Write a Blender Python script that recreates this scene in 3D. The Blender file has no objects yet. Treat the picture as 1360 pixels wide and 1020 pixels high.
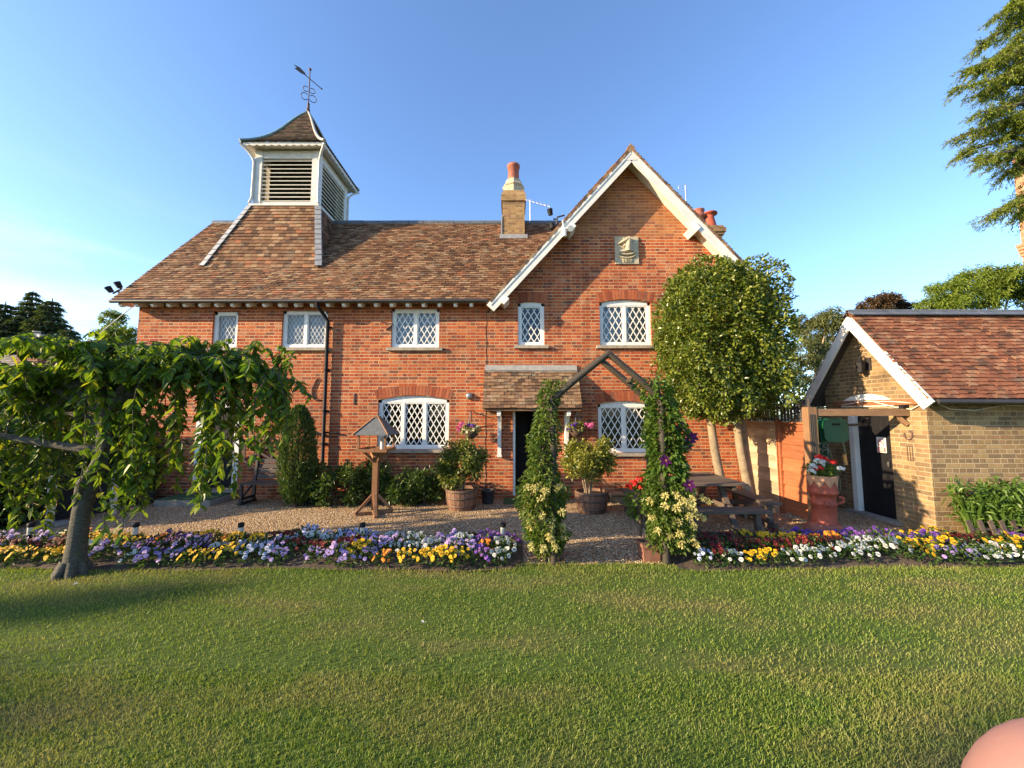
import bpy, math, random
import numpy as np
from mathutils import Vector

# ---------------------------------------------------------------- camera, sky, sun, exposure
S = bpy.context.scene
COL = S.collection
F_PX, PITCH, EYE = 500.0, math.atan(40 / 500.0), 1.9
cam_d = bpy.data.cameras.new('camera')
cam_d.sensor_width = 36.0
cam_d.lens = F_PX / 1360 * 36.0
cam_d.clip_start, cam_d.clip_end = 0.02, 2000
cam = bpy.data.objects.new('camera', cam_d)
COL.objects.link(cam)
cam.location = (0, 0, EYE)
cam.rotation_euler = (math.pi / 2 + PITCH, 0, 0)
S.camera = cam

SUN_AZ, SUN_EL = math.radians(252.0), math.radians(17.5)
W = bpy.data.worlds.new('World')
S.world = W
W.use_nodes = True
wn = W.node_tree
sky = wn.nodes.new('ShaderNodeTexSky')
sky.sky_type = 'NISHITA'
sky.sun_disc = False
sky.sun_elevation, sky.sun_rotation = SUN_EL, SUN_AZ
sky.air_density, sky.dust_density, sky.ozone_density = 1.0, 0.7, 4.2
bg = wn.nodes['Background']
bg.inputs['Strength'].default_value = 0.15
hs = wn.nodes.new('ShaderNodeHueSaturation')
hs.inputs['Hue'].default_value = .503
hs.inputs['Saturation'].default_value = 1.0
hs.inputs['Value'].default_value = .95
wn.links.new(sky.outputs[0], hs.inputs['Color'])
# faint high cirrus low in the sky
tc = wn.nodes.new('ShaderNodeTexCoord')
mp_ = wn.nodes.new('ShaderNodeMapping')
mp_.inputs['Scale'].default_value = (1.6, 1.6, 9.0)
mp_.inputs['Rotation'].default_value = (.12, .18, 0)
cn_ = wn.nodes.new('ShaderNodeTexNoise')
cn_.inputs['Scale'].default_value, cn_.inputs['Detail'].default_value, cn_.inputs['Roughness'].default_value = 2.2, 7, .6
wn.links.new(tc.outputs['Generated'], mp_.inputs[0])
wn.links.new(mp_.outputs[0], cn_.inputs['Vector'])
sp_ = wn.nodes.new('ShaderNodeSeparateXYZ')
wn.links.new(tc.outputs['Generated'], sp_.inputs[0])


def wmr(v, a, b, c, d):
    q = wn.nodes.new('ShaderNodeMapRange')
    wn.links.new(v, q.inputs[0])
    for i_, k_ in enumerate((a, b, c, d)):
        q.inputs[i_ + 1].default_value = k_
    return q.outputs[0]


def wmul(a, b):
    q = wn.nodes.new('ShaderNodeMath')
    q.operation = 'MULTIPLY'
    wn.links.new(a, q.inputs[0])
    wn.links.new(b, q.inputs[1])
    return q.outputs[0]


cf = wmul(wmul(wmr(cn_.outputs[0], .45, .75, 0, .75), wmr(sp_.outputs[2], .05, .42, 1, 0)), wmr(sp_.outputs[0], -.75, .1, 1, .0))
cm = wn.nodes.new('ShaderNodeMix')
cm.data_type = 'RGBA'
wn.links.new(cf, cm.inputs[0])
wn.links.new(hs.outputs[0], cm.inputs[6])
cm.inputs[7].default_value = (3.4, 3.5, 3.6, 1)
wn.links.new(cm.outputs[2], bg.inputs['Color'])
sun_d = bpy.data.lights.new('sun', 'SUN')
sun_d.energy, sun_d.angle, sun_d.color = 4.6, math.radians(0.53), (1.0, 0.76, 0.47)
sun = bpy.data.objects.new('sun', sun_d)
COL.objects.link(sun)
to_sun = Vector((math.sin(SUN_AZ) * math.cos(SUN_EL), math.cos(SUN_AZ) * math.cos(SUN_EL), math.sin(SUN_EL)))
sun.rotation_euler = to_sun.to_track_quat('Z', 'Y').to_euler()
sun.location = (-20, -10, 15)
S.view_settings.view_transform = 'Standard'
S.view_settings.look = 'None'
S.view_settings.gamma = 1
S.view_settings.use_curve_mapping = False
S.view_settings.exposure = 1.5
S.render.engine = 'CYCLES'
S.cycles.max_bounces = 6
S.cycles.transparent_max_bounces = 12

rng = np.random.default_rng(7)
random.seed(7)


# ---------------------------------------------------------------- surveying helpers
def at(px, py, Y):
    """World point seen at photo pixel (px, py) at distance Y in front of the camera."""
    u, v = (px - 680) / F_PX, (510 - py) / F_PX
    dy, dz = math.cos(PITCH) - v * math.sin(PITCH), math.sin(PITCH) + v * math.cos(PITCH)
    t = Y / dy
    return np.array((u * t, Y, EYE + dz * t))


# ---------------------------------------------------------------- mesh building
def nrm(a):
    a = np.asarray(a, float)
    return a / np.maximum(np.linalg.norm(a, axis=-1, keepdims=True), 1e-9)


class MB:
    def __init__(s):
        s.ch = []

    def add(s, V, F, m=0, r=None, smooth=False):
        V = np.asarray(V, float).reshape(-1, 3)
        F = np.asarray(F, int)
        if F.size == 0:
            return s
        if r is None:
            r = np.full(len(F), random.random())
        elif np.isscalar(r):
            r = np.full(len(F), float(r))
        s.ch.append((V, F, m, np.asarray(r, float), smooth))
        return s

    def poly(s, pts, m=0, r=None):
        return s.add(pts, [list(range(len(pts)))], m, r)

    def box(s, lo, hi, m=0, r=None):
        (a, b, c), (d, e, f) = lo, hi
        V = [(a, b, c), (d, b, c), (d, e, c), (a, e, c), (a, b, f), (d, b, f), (d, e, f), (a, e, f)]
        return s.add(V, [(0, 3, 2, 1), (4, 5, 6, 7), (0, 1, 5, 4), (1, 2, 6, 5), (2, 3, 7, 6), (3, 0, 4, 7)], m, r)

    def bar(s, p, q, w, h, m=0, r=None, up=(0, 0, 1)):
        """a board from p to q: w across, h along the up direction"""
        p, q = np.asarray(p, float), np.asarray(q, float)
        d = nrm(q - p)
        up = np.asarray(up, float)
        if abs(np.dot(d, up)) > .98:
            up = np.array((0, 1., 0)) if abs(d[1]) < .9 else np.array((1., 0, 0))
        sd = nrm(np.cross(d, up))
        u = np.cross(sd, d)
        V = []
        for c in (p, q):
            for a, b in ((-1, -1), (1, -1), (1, 1), (-1, 1)):
                V.append(c + sd * a * w / 2 + u * b * h / 2)
        return s.add(V, [(3, 2, 1, 0), (4, 5, 6, 7), (0, 1, 5, 4), (1, 2, 6, 5), (2, 3, 7, 6), (3, 0, 4, 7)], m, r)

    def tube(s, pts, rad, n=8, m=0, r=None, cap=True, smooth=True):
        P = np.asarray(pts, float)
        R = np.full(len(P), rad) if np.isscalar(rad) else np.asarray(rad, float)
        T = np.gradient(P, axis=0)
        T = nrm(T)
        ref = np.array((0, 0, 1.)) if abs(T[0][2]) < .9 else np.array((1., 0, 0))
        a = np.arange(n) * 2 * math.pi / n
        V = []
        u = nrm(np.cross(T[0], ref))
        for i in range(len(P)):
            u = nrm(u - T[i] * np.dot(u, T[i]))
            w = np.cross(T[i], u)
            V.append(P[i] + R[i] * (np.cos(a)[:, None] * u + np.sin(a)[:, None] * w))
        V = np.concatenate(V)
        F = []
        for i in range(len(P) - 1):
            for k in range(n):
                F.append((i * n + k, i * n + (k + 1) % n, (i + 1) * n + (k + 1) % n, (i + 1) * n + k))
        rr = random.random() if r is None else r
        s.add(V, F, m, rr, smooth)
        if cap:
            s.add(V[:n], [list(range(n))[::-1]], m, rr)
            s.add(V[-n:], [list(range(n))], m, rr)
        return s

    def lathe(s, prof, c=(0, 0, 0), n=20, m=0, r=None, smooth=True, cap=True):
        a = np.arange(n) * 2 * math.pi / n
        V = [np.stack((c[0] + R * np.cos(a), c[1] + R * np.sin(a), np.full(n, c[2] + z)), 1) for R, z in prof]
        V = np.concatenate(V)
        F = []
        for i in range(len(prof) - 1):
            for k in range(n):
                F.append((i * n + k, i * n + (k + 1) % n, (i + 1) * n + (k + 1) % n, (i + 1) * n + k))
        rr = random.random() if r is None else r
        s.add(V, F, m, rr, smooth)
        if cap:
            s.add(V[:n], [list(range(n))[::-1]], m, rr)
            s.add(V[-n:], [list(range(n))], m, rr)
        return s

    def prism(s, pts, d, m=0, r=None):
        """extrude polygon pts (counter-clockwise seen from -d side) by vector d"""
        P = np.asarray(pts, float)
        n = len(P)
        Q = P + np.asarray(d, float)
        rr = random.random() if r is None else r
        V = np.concatenate((P, Q))
        s.add(V, [(i, (i + 1) % n, n + (i + 1) % n, n + i) for i in range(n)], m, rr)
        s.add(P, [list(range(n))[::-1]], m, rr)
        s.add(Q, [list(range(n))], m, rr)
        return s

    def leaves(s, pos, tip, L, Wd, r=None, m=0, fold=.18, curl=.15, up=(0, 0, 1), upj=.5):
        pos, tip = np.asarray(pos, float), nrm(tip)
        n = len(pos)
        if n == 0:
            return s
        L = np.broadcast_to(np.asarray(L, float), (n,))[:, None]
        Wd = np.broadcast_to(np.asarray(Wd, float), (n,))[:, None]
        U = nrm(np.asarray(up, float) + rng.normal(0, upj, (n, 3)))
        side = nrm(np.cross(tip, U))
        nm = np.cross(side, tip)
        dn = np.array((0, 0, 1.)) * L * curl
        l1, l2 = pos + tip * L * .26 - dn * .08, pos + tip * L * .64 - dn * .42
        t = pos + tip * L - dn
        V = np.stack((pos, l1 + side * Wd * .43 + nm * Wd * fold, l2 + side * Wd * .40 + nm * Wd * fold * .8, t,
                      l2 - side * Wd * .40 + nm * Wd * fold * .8, l1 - side * Wd * .43 + nm * Wd * fold), 1).reshape(-1, 3)
        i = np.arange(n)[:, None] * 6
        F = np.concatenate((i + np.array([[0, 1, 2, 3]]), i + np.array([[0, 3, 4, 5]])))
        r = rng.random(n) if r is None else np.broadcast_to(r, (n,))
        return s.add(V, F, m, np.concatenate((r, r)))

    def build(s, name, mats, parent=None, origin=None):
        if not isinstance(mats, (list, tuple)):
            mats = [mats]
        me = bpy.data.meshes.new(name)
        V = np.concatenate([c[0] for c in s.ch])
        if parent is not None:
            root = parent
            while root.parent is not None:
                root = root.parent
            off = np.array(root.location)
        elif origin is not None:
            off = np.asarray(origin, float)
        else:
            lo, hi = V.min(0), V.max(0)
            off = np.array(((lo[0] + hi[0]) / 2, (lo[1] + hi[1]) / 2, lo[2]))
        V = V - off
        base, loops, tot, mi, rr, sm = 0, [], [], [], [], []
        for v, f, m, r, smo in s.ch:
            loops.append((f + base).ravel())
            tot.append(np.full(len(f), f.shape[1]))
            mi.append(np.full(len(f), m))
            rr.append(r)
            sm.append(np.full(len(f), smo))
            base += len(v)
        loops, tot, mi, rr, sm = map(np.concatenate, (loops, tot, mi, rr, sm))
        me.vertices.add(len(V))
        me.vertices.foreach_set('co', V.ravel())
        me.loops.add(len(loops))
        me.loops.foreach_set('vertex_index', loops.astype(np.int32))
        me.polygons.add(len(tot))
        me.polygons.foreach_set('loop_start', np.concatenate(([0], np.cumsum(tot)[:-1])).astype(np.int32))
        me.polygons.foreach_set('loop_total', tot.astype(np.int32))
        me.polygons.foreach_set('material_index', mi.astype(np.int32))
        me.polygons.foreach_set('use_smooth', sm.astype(bool))
        at_ = me.attributes.new('rnd', 'FLOAT', 'FACE')
        at_.data.foreach_set('value', rr.astype(np.float32))
        me.update(calc_edges=True)
        me.validate()
        for m in mats:
            me.materials.append(m)
        o = bpy.data.objects.new(name, me)
        COL.objects.link(o)
        if parent is not None:
            o.parent = parent
        else:
            o.location = off
        return o


def tag(o, label=None, cat=None, group=None, kind=None):
    for k, v in (('label', label), ('category', cat), ('group', group), ('kind', kind)):
        if v:
            o[k] = v
    return o


def thing(name, loc, label, cat, group=None):
    o = bpy.data.objects.new(name, None)
    o.empty_display_size = .1
    COL.objects.link(o)
    o.location = loc
    return tag(o, label, cat, group)


def copy_tree(o, parent=None):
    c = o.copy()
    COL.objects.link(c)
    if parent is not None:
        c.parent = parent
    for ch in list(o.children):
        copy_tree(ch, c)
    return c


# ---------------------------------------------------------------- materials
class NT:
    def __init__(s, name):
        s.mat = bpy.data.materials.new(name)
        s.mat.use_nodes = True
        s.t = s.mat.node_tree
        s.bsdf = s.t.nodes['Principled BSDF']
        s.out = s.t.nodes['Material Output']

    def n(s, typ, **kw):
        x = s.t.nodes.new('ShaderNode' + typ)
        for k, v in kw.items():
            setattr(x, k, v)
        return x

    def set(s, sock, v):
        if isinstance(v, bpy.types.NodeSocket):
            s.t.links.new(v, sock)
        elif v is not None:
            sock.default_value = v

    def math(s, op, a, b=None, c=None, clamp=False):
        x = s.n('Math', operation=op, use_clamp=clamp)
        for i, v in enumerate((a, b, c)):
            s.set(x.inputs[i], v)
        return x.outputs[0]

    def mix(s, f, a, b, typ='MIX'):
        x = s.n('Mix', data_type='RGBA', blend_type=typ)
        s.set(x.inputs[0], f)
        for sock, v in ((x.inputs[6], a), (x.inputs[7], b)):
            s.set(sock, (*v, 1) if isinstance(v, tuple) and len(v) == 3 else v)
        return x.outputs[2]

    def ramp(s, f, stops, interp='LINEAR'):
        x = s.n('ValToRGB')
        x.color_ramp.interpolation = interp
        e = x.color_ramp.elements
        while len(e) < len(stops):
            e.new(.5)
        for el, (p, c) in zip(e, stops):
            el.position = p
            el.color = (*c, 1)
        s.set(x.inputs[0], f)
        return x.outputs[0]

    def geo(s):
        return s.n('NewGeometry').outputs['Position']

    def noise(s, scale, detail=4, rough=.55, vec=None, out=0):
        x = s.n('TexNoise')
        s.set(x.inputs['Vector'], vec if vec is not None else s.geo())
        x.inputs['Scale'].default_value = scale
        x.inputs['Detail'].default_value = detail
        x.inputs['Roughness'].default_value = rough
        return x.outputs[out]

    def range(s, v, a, b, c=0., d=1.):
        x = s.n('MapRange')
        s.set(x.inputs[0], v)
        for i, k in enumerate((a, b, c, d)):
            x.inputs[i + 1].default_value = k
        return x.outputs[0]

    def rnd(s):
        x = s.n('Attribute', attribute_name='rnd')
        return x.outputs['Fac']

    def bump(s, h, strength=.5, dist=.02):
        x = s.n('Bump')
        x.inputs['Strength'].default_value = strength
        x.inputs['Distance'].default_value = dist
        s.set(x.inputs['Height'], h)
        s.t.links.new(x.outputs[0], s.bsdf.inputs['Normal'])

    def done(s, color, rough=.7, metallic=0., spec=None):
        s.set(s.bsdf.inputs['Base Color'], (*color, 1) if isinstance(color, tuple) and len(color) == 3 else color)
        s.set(s.bsdf.inputs['Roughness'], rough)
        s.bsdf.inputs['Metallic'].default_value = metallic
        if spec is not None:
            s.bsdf.inputs['Specular IOR Level'].default_value = spec
        return s.mat


def mul(c, k):
    return tuple(min(1, x * k) for x in c)


def plain(name, c, rough=.6, var=.25, scale=6., metallic=0., bump=.0, spec=None):
    t = NT(name)
    n = t.noise(scale, 6, .6)
    col = t.mix(t.range(n, .3, .7), mul(c, 1 - var), mul(c, 1 + var))
    if bump:
        t.bump(t.noise(scale * 6, 5), bump, .01)
    return t.done(col, rough, metallic, spec)


def brick(name, palette, mortar, w=.225, h=.075, gap=.011, english=True, dirt=.35, vf=2.0):
    t = NT(name)
    pos = t.geo()
    wob = t.n('TexNoise')
    t.set(wob.inputs['Vector'], pos)
    wob.inputs['Scale'].default_value = 9
    sx = t.n('SeparateXYZ')
    t.set(sx.inputs[0], pos)
    wx = t.n('SeparateColor')
    t.set(wx.inputs[0], wob.outputs[1])
    u = t.math('ADD', t.math('ADD', sx.outputs[0], sx.outputs[1]), t.math('MULTIPLY', wx.outputs[0], .016))
    v = t.math('ADD', sx.outputs[2], t.math('MULTIPLY', wx.outputs[1], .016))
    rowf = t.math('DIVIDE', v, h)
    row = t.math('FLOOR', rowf)
    par = t.math('FLOORED_MODULO', row, 2.)
    ww = t.math('SUBTRACT', w, t.math('MULTIPLY', par, w / 2)) if english else w
    off = t.math('MULTIPLY', par, .25 if english else .5)
    c = t.math('ADD', t.math('DIVIDE', u, ww), off)
    colm = t.math('FLOOR', c)
    fu = t.math('FRACT', c)
    fv = t.math('FRACT', rowf)
    du = t.math('MULTIPLY', t.math('MINIMUM', fu, t.math('SUBTRACT', 1., fu)), ww)
    dv = t.math('MULTIPLY', t.math('MINIMUM', fv, t.math('SUBTRACT', 1., fv)), h)
    d = t.math('MINIMUM', t.math('MULTIPLY', du, vf), dv)
    mask = t.range(d, gap / 2 - .0015, gap / 2 + .003)
    wn_ = t.n('TexWhiteNoise', noise_dimensions='2D')
    cv = t.n('CombineXYZ')
    t.set(cv.inputs[0], colm)
    t.set(cv.inputs[1], row)
    t.set(wn_.inputs['Vector'], cv.outputs[0])
    n = len(palette)
    bc = t.ramp(wn_.outputs[0], [(i / n, p) for i, p in enumerate(palette)], 'CONSTANT')
    grain = t.noise(28, 5, .7)
    bc = t.mix(t.range(grain, .3, .7, .0, .5), bc, t.mix(1., bc, (.55, .5, .5), 'MULTIPLY'))
    mo = t.mix(t.range(t.noise(3.5, 4), .35, .65), mul(mortar, .72), mortar)
    col = t.mix(mask, mo, bc)
    pat = t.range(t.noise(.9, 7, .68), .44, .70)
    col = t.mix(t.math('MULTIPLY', pat, dirt), col, t.mix(1., col, (.42, .40, .42), 'MULTIPLY'))
    mps = t.n('Mapping')
    t.set(mps.inputs[0], pos)
    mps.inputs['Scale'].default_value = (3.2, 3.2, .35)
    col = t.mix(t.math('MULTIPLY', t.range(t.noise(1.0, 5, .6, mps.outputs[0]), .52, .72), dirt * .8), col, t.mix(1., col, (.58, .52, .50), 'MULTIPLY'))
    pat2 = t.range(t.noise(2.3, 6, .65), .58, .72)
    col = t.mix(t.math('MULTIPLY', pat2, .35), col, mul(mortar, .8))
    t.bump(t.math('ADD', mask, t.math('MULTIPLY', grain, .5)), .6, .008)
    return t.done(col, .9, spec=.25)


def tile_mat(name, stops, lichen=(.30, .27, .19), lic=.35, moss=None):
    t = NT(name)
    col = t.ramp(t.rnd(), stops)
    g = t.noise(35, 4, .7)
    col = t.mix(t.range(g, .3, .7, 0, .5), col, t.mix(1., col, (.5, .48, .46), 'MULTIPLY'))
    big = t.range(t.noise(.7, 7, .68), .40, .66)
    col = t.mix(t.math('MULTIPLY', big, .45), col, t.mix(1., col, (.55, .55, .5), 'MULTIPLY'))
    l = t.range(t.noise(3.1, 8, .75), .54, .66)
    col = t.mix(t.math('MULTIPLY', l, lic), col, lichen)
    if moss:
        l2 = t.range(t.noise(1.6, 6, .7), .5, .65)
        col = t.mix(t.math('MULTIPLY', l2, .6), col, moss)
    t.bump(g, .4, .006)
    return t.done(col, .88, spec=.25)


def leaf_mat(name, dark, mid, light, trans=.35, rough=.45, patch=None, spec=.4):
    t = NT(name)
    col = t.ramp(t.rnd(), [(0, dark), (.5, mid), (.93, light), (1., patch or light)])
    nz = t.range(t.noise(2.2, 3), .3, .7)
    col = t.mix(t.math('MULTIPLY', nz, .45), col, t.mix(1., col, (.6, .7, .6), 'MULTIPLY'))
    t.done(col, rough, spec=spec)
    tr = t.n('BsdfTranslucent')
    t.set(tr.inputs[0], t.mix(1., col, (1.3, 1.25, .55), 'MULTIPLY'))
    mx = t.n('MixShader')
    mx.inputs[0].default_value = trans
    t.t.links.new(t.bsdf.outputs[0], mx.inputs[1])
    t.t.links.new(tr.outputs[0], mx.inputs[2])
    t.t.links.new(mx.outputs[0], t.out.inputs[0])
    return t.mat


def wood(name, c, var=.45, rough=.75, stretch=(1, 1, .12), scale=30):
    t = NT(name)
    mp = t.n('Mapping')
    t.set(mp.inputs[0], t.geo())
    mp.inputs['Scale'].default_value = stretch
    g = t.noise(scale, 6, .65, mp.outputs[0])
    base = t.mix(t.rnd(), mul(c, .75), mul(c, 1.2))
    col = t.mix(t.range(g, .3, .7), t.mix(1., base, (1 - var,) * 3, 'MULTIPLY'), base)
    t.bump(g, .35, .006)
    return t.done(col, rough)


RED = brick('red_brick', [(.42, .092, .031), (.48, .12, .038), (.35, .072, .028), (.52, .148, .048), (.44, .10, .034), (.27, .062, .031),
                          (.46, .11, .037), (.22, .078, .045), (.50, .132, .043), (.39, .086, .031), (.33, .068, .03), (.46, .17, .08)], (.58, .42, .255), gap=.0115, dirt=.65)
BUFFTOP = brick('gable_top_brick', [(.45, .17, .062), (.49, .19, .07), (.39, .13, .05), (.50, .20, .08), (.35, .13, .06), (.43, .155, .06), (.31, .11, .06)],
                (.50, .35, .21), gap=.010, dirt=.35)
YEL = brick('yellow_brick', [(.29, .195, .092), (.335, .23, .11), (.245, .16, .08), (.35, .245, .12), (.20, .135, .075), (.30, .20, .095), (.27, .17, .088), (.235, .16, .085)],
            (.43, .345, .22), gap=.0115, dirt=.9, vf=1.3)
STACKB = brick('stack_brick', [(.34, .21, .09), (.40, .26, .11), (.29, .17, .08), (.37, .23, .10), (.24, .15, .08)], (.36, .28, .17), dirt=.5)
REDSTACK = brick('far_brick', [(.28, .11, .06), (.34, .14, .075), (.22, .085, .05)], (.35, .27, .2), dirt=.4)
TILES = tile_mat('old_clay_tiles', [(0, (.085, .045, .03)), (.18, (.15, .075, .04)), (.4, (.21, .10, .05)), (.6, (.25, .13, .065)), (.78, (.29, .17, .09)),
                                    (.9, (.38, .25, .14)), (1, (.34, .12, .055))], lic=.5)
TILES2 = tile_mat('red_clay_tiles', [(0, (.10, .05, .032)), (.2, (.19, .075, .042)), (.55, (.25, .095, .05)), (.8, (.29, .125, .065)), (1, (.36, .20, .115))], lic=.3)
TILESP = tile_mat('porch_tiles', [(0, (.08, .05, .035)), (.3, (.19, .105, .06)), (.6, (.25, .15, .085)), (.85, (.32, .22, .13)), (1, (.33, .15, .08))], lic=.6)
TILESD = tile_mat('dark_cap_tiles', [(0, (.05, .035, .025)), (.5, (.10, .065, .042)), (1, (.17, .11, .07))], lichen=(.13, .14, .05), lic=.6)
VOUS = tile_mat('arch_brick', [(0, (.26, .07, .035)), (.4, (.38, .10, .045)), (.8, (.45, .14, .06)), (1, (.22, .09, .06))], lic=.1)
WHITE = plain('white_paint', (.76, .75, .70), .45, .07, 5)
OFFW = plain('weathered_white_paint', (.58, .56, .51), .6, .14, 7, bump=.15)
BARGE = plain('barge_white', (.62, .61, .57), .5, .1, 5)
CREAM = plain('weathered_white', (.66, .62, .53), .6, .16, 9, bump=.2)
LEAD = plain('lead', (.27, .28, .29), .55, .2, 8, bump=.2)
LEADW = plain('pale_lead', (.33, .32, .30), .6, .2, 9, bump=.2)
SLATE = plain('slate_ridge', (.10, .11, .125), .5, .3, 5, bump=.3)
BLACK = plain('black_paint', (.012, .012, .014), .6, .3, 5, spec=.2)
IRON = plain('iron', (.03, .027, .027), .55, .3, 12)
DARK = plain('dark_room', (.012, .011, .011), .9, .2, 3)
STONE = plain('carved_stone', (.42, .36, .25), .9, .25, 14, bump=.5)
SILL = plain('stone_sill', (.30, .26, .20), .9, .25, 10, bump=.4)
CONC = plain('concrete', (.28, .25, .21), .95, .2, 12, bump=.5)
TERRA = plain('terracotta', (.31, .062, .03), .7, .28, 7, bump=.25)
TERRAPALE = plain('pale_terracotta', (.46, .23, .12), .8, .22, 10, bump=.3)
TERRADK = plain('sooty_terracotta', (.30, .10, .065), .8, .3, 10, bump=.3)
MAT = plain('green_mat', (.035, .085, .03), .95, .25, 60, bump=.6)
CURTAIN = plain('net_curtain', (.50, .53, .56), .9, .2, 3)
BROWNW = wood('oak_post', (.25, .135, .065))
ORANGEW = wood('orange_fence', (.40, .125, .045), stretch=(1, .1, 1))
PALEW = wood('pale_fence', (.47, .36, .23), stretch=(1, .1, 1))
GREYW = wood('weathered_timber', (.13, .095, .07), stretch=(.15, 1, 1))
DKW = wood('dark_bench_timber', (.075, .058, .052), stretch=(.15, 1, 1))
POLE = wood('rustic_pole', (.05, .04, .026))
BIRDW = wood('cedar_wood', (.36, .17, .075))
FELT = plain('grey_roof_felt', (.11, .12, .125), .85, .2, 12, bump=.3)
BARRELW = wood('barrel_staves', (.22, .115, .07))
HOOP = plain('barrel_hoop', (.10, .065, .05), .6, .35, 9, metallic=.3)
t = NT('cherry_bark')
mpb = t.n('Mapping')
t.set(mpb.inputs[0], t.geo())
mpb.inputs['Scale'].default_value = (1, 1, 2.4)
nb1, nb2 = t.noise(22, 7, .7, mpb.outputs[0]), t.noise(5, 5, .6)
cbk = t.ramp(nb1, [(.25, (.028, .024, .02)), (.5, (.085, .078, .062)), (.7, (.15, .14, .11)), (.85, (.24, .24, .20))])
cbk = t.mix(t.math('MULTIPLY', t.range(nb2, .5, .7), .5), cbk, (.075, .085, .04))
t.bump(nb1, 1., .03)
BARK = t.done(cbk, .92)
BARKP = plain('pale_bark', (.235, .18, .115), .9, .35, 7, bump=.7)
BARKD = plain('dark_bark', (.07, .052, .04), .95, .4, 5, bump=.8)
GREENP = plain('green_plastic', (.006, .07, .032), .3, .12, 3)
SOIL = plain('soil', (.07, .05, .036), .98, .4, 18, bump=.9)
SKIN = plain('skin', (.43, .215, .17), .6, .06, 60, bump=.03)
MULCHPOT = plain('dark_plastic', (.03, .03, .034), .45, .3, 5)
GREYMETAL = plain('grey_metal', (.25, .25, .25), .4, .2, 5, metallic=.6)
ALU = plain('aerial_metal', (.5, .5, .5), .4, .15, 5, metallic=.7)
VERDI = plain('verdigris', (.16, .24, .21), .7, .25, 9)
RUSTY = plain('rusty_iron', (.09, .045, .035), .7, .3, 10)

glass_t = NT('window_glass')
glass_t.bsdf.inputs['Base Color'].default_value = (.6, .65, .7, 1)
glass_t.bsdf.inputs['Roughness'].default_value = .02
tr_ = glass_t.n('BsdfTransparent')
tr_.inputs[0].default_value = (.80, .84, .86, 1)
gl_ = glass_t.n('BsdfGlossy')
gl_.inputs['Roughness'].default_value = .03
fr_ = glass_t.n('Fresnel')
fr_.inputs[0].default_value = 1.55
mx_ = glass_t.n('MixShader')
nb_ = glass_t.n('Bump')
nb_.inputs['Strength'].default_value = .06
glass_t.set(nb_.inputs['Height'], glass_t.noise(3.5, 2))
glass_t.t.links.new(nb_.outputs[0], gl_.inputs['Normal'])
glass_t.set(mx_.inputs[0], glass_t.math('MULTIPLY', fr_.outputs[0], 1.6, clamp=True))
glass_t.t.links.new(tr_.outputs[0], mx_.inputs[1])
glass_t.t.links.new(gl_.outputs[0], mx_.inputs[2])
glass_t.t.links.new(mx_.outputs[0], glass_t.out.inputs[0])
GLASS = glass_t.mat

LCHERRY = leaf_mat('cherry_leaves', (.05, .11, .014), (.12, .205, .024), (.22, .28, .032), .5, patch=(.32, .31, .03))
LHOLLY = leaf_mat('holly_leaves', (.045, .08, .012), (.12, .165, .022), (.24, .26, .04), .28, .32, spec=.5)
LBUSH = leaf_mat('bush_leaves', (.03, .065, .014), (.06, .11, .022), (.11, .165, .032), .25, .4)
LHEDGE = leaf_mat('hedge_leaves', (.02, .045, .012), (.04, .08, .018), (.07, .11, .026), .25, .45)
LGOLD = leaf_mat('golden_leaves', (.08, .11, .018), (.22, .23, .035), (.38, .35, .07), .3, .4)
LVARI = leaf_mat('variegated_leaves', (.055, .09, .015), (.14, .18, .028), (.32, .31, .09), .3, .4, patch=(.45, .42, .2))
LCYP = leaf_mat('cypress_sprays', (.02, .05, .013), (.05, .10, .02), (.11, .16, .03), .25, .55)
LCLIMB = leaf_mat('climber_leaves', (.05, .095, .016), (.10, .165, .028), (.18, .23, .045), .4, .45)
LCLEM = leaf_mat('clematis_leaves', (.04, .09, .014), (.085, .16, .026), (.14, .21, .035), .4, .4)
LCEDAR = leaf_mat('cedar_needles', (.08, .13, .02), (.19, .25, .03), (.34, .37, .05), .5, .6)
LFIR = leaf_mat('fir_needles', (.03, .055, .02), (.07, .105, .032), (.14, .17, .05), .2, .6)
LASH = leaf_mat('ash_leaves', (.07, .12, .015), (.16, .23, .025), (.26, .31, .04), .4, .5)
LBIRCH = leaf_mat('birch_leaves', (.05, .075, .025), (.12, .14, .045), (.2, .2, .07), .35, .5)
LCOPPER = leaf_mat('copper_leaves', (.03, .018, .012), (.075, .04, .022), (.14, .09, .035), .3, .5)
LPANSY = leaf_mat('pansy_leaves', (.025, .055, .012), (.05, .1, .02), (.085, .14, .03), .3, .5)
LDAY = leaf_mat('strap_leaves', (.05, .1, .015), (.09, .17, .025), (.15, .23, .045), .35, .45)


def petal(name, c, c2=None):
    t = NT(name)
    col = t.mix(t.rnd(), mul(c, .75), c2 or mul(c, 1.15))
    t.done(col, .6, spec=.3)
    tr = t.n('BsdfTranslucent')
    t.set(tr.inputs[0], col)
    mx = t.n('MixShader')
    mx.inputs[0].default_value = .3
    t.t.links.new(t.bsdf.outputs[0], mx.inputs[1])
    t.t.links.new(tr.outputs[0], mx.inputs[2])
    t.t.links.new(mx.outputs[0], t.out.inputs[0])
    return t.mat


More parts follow.
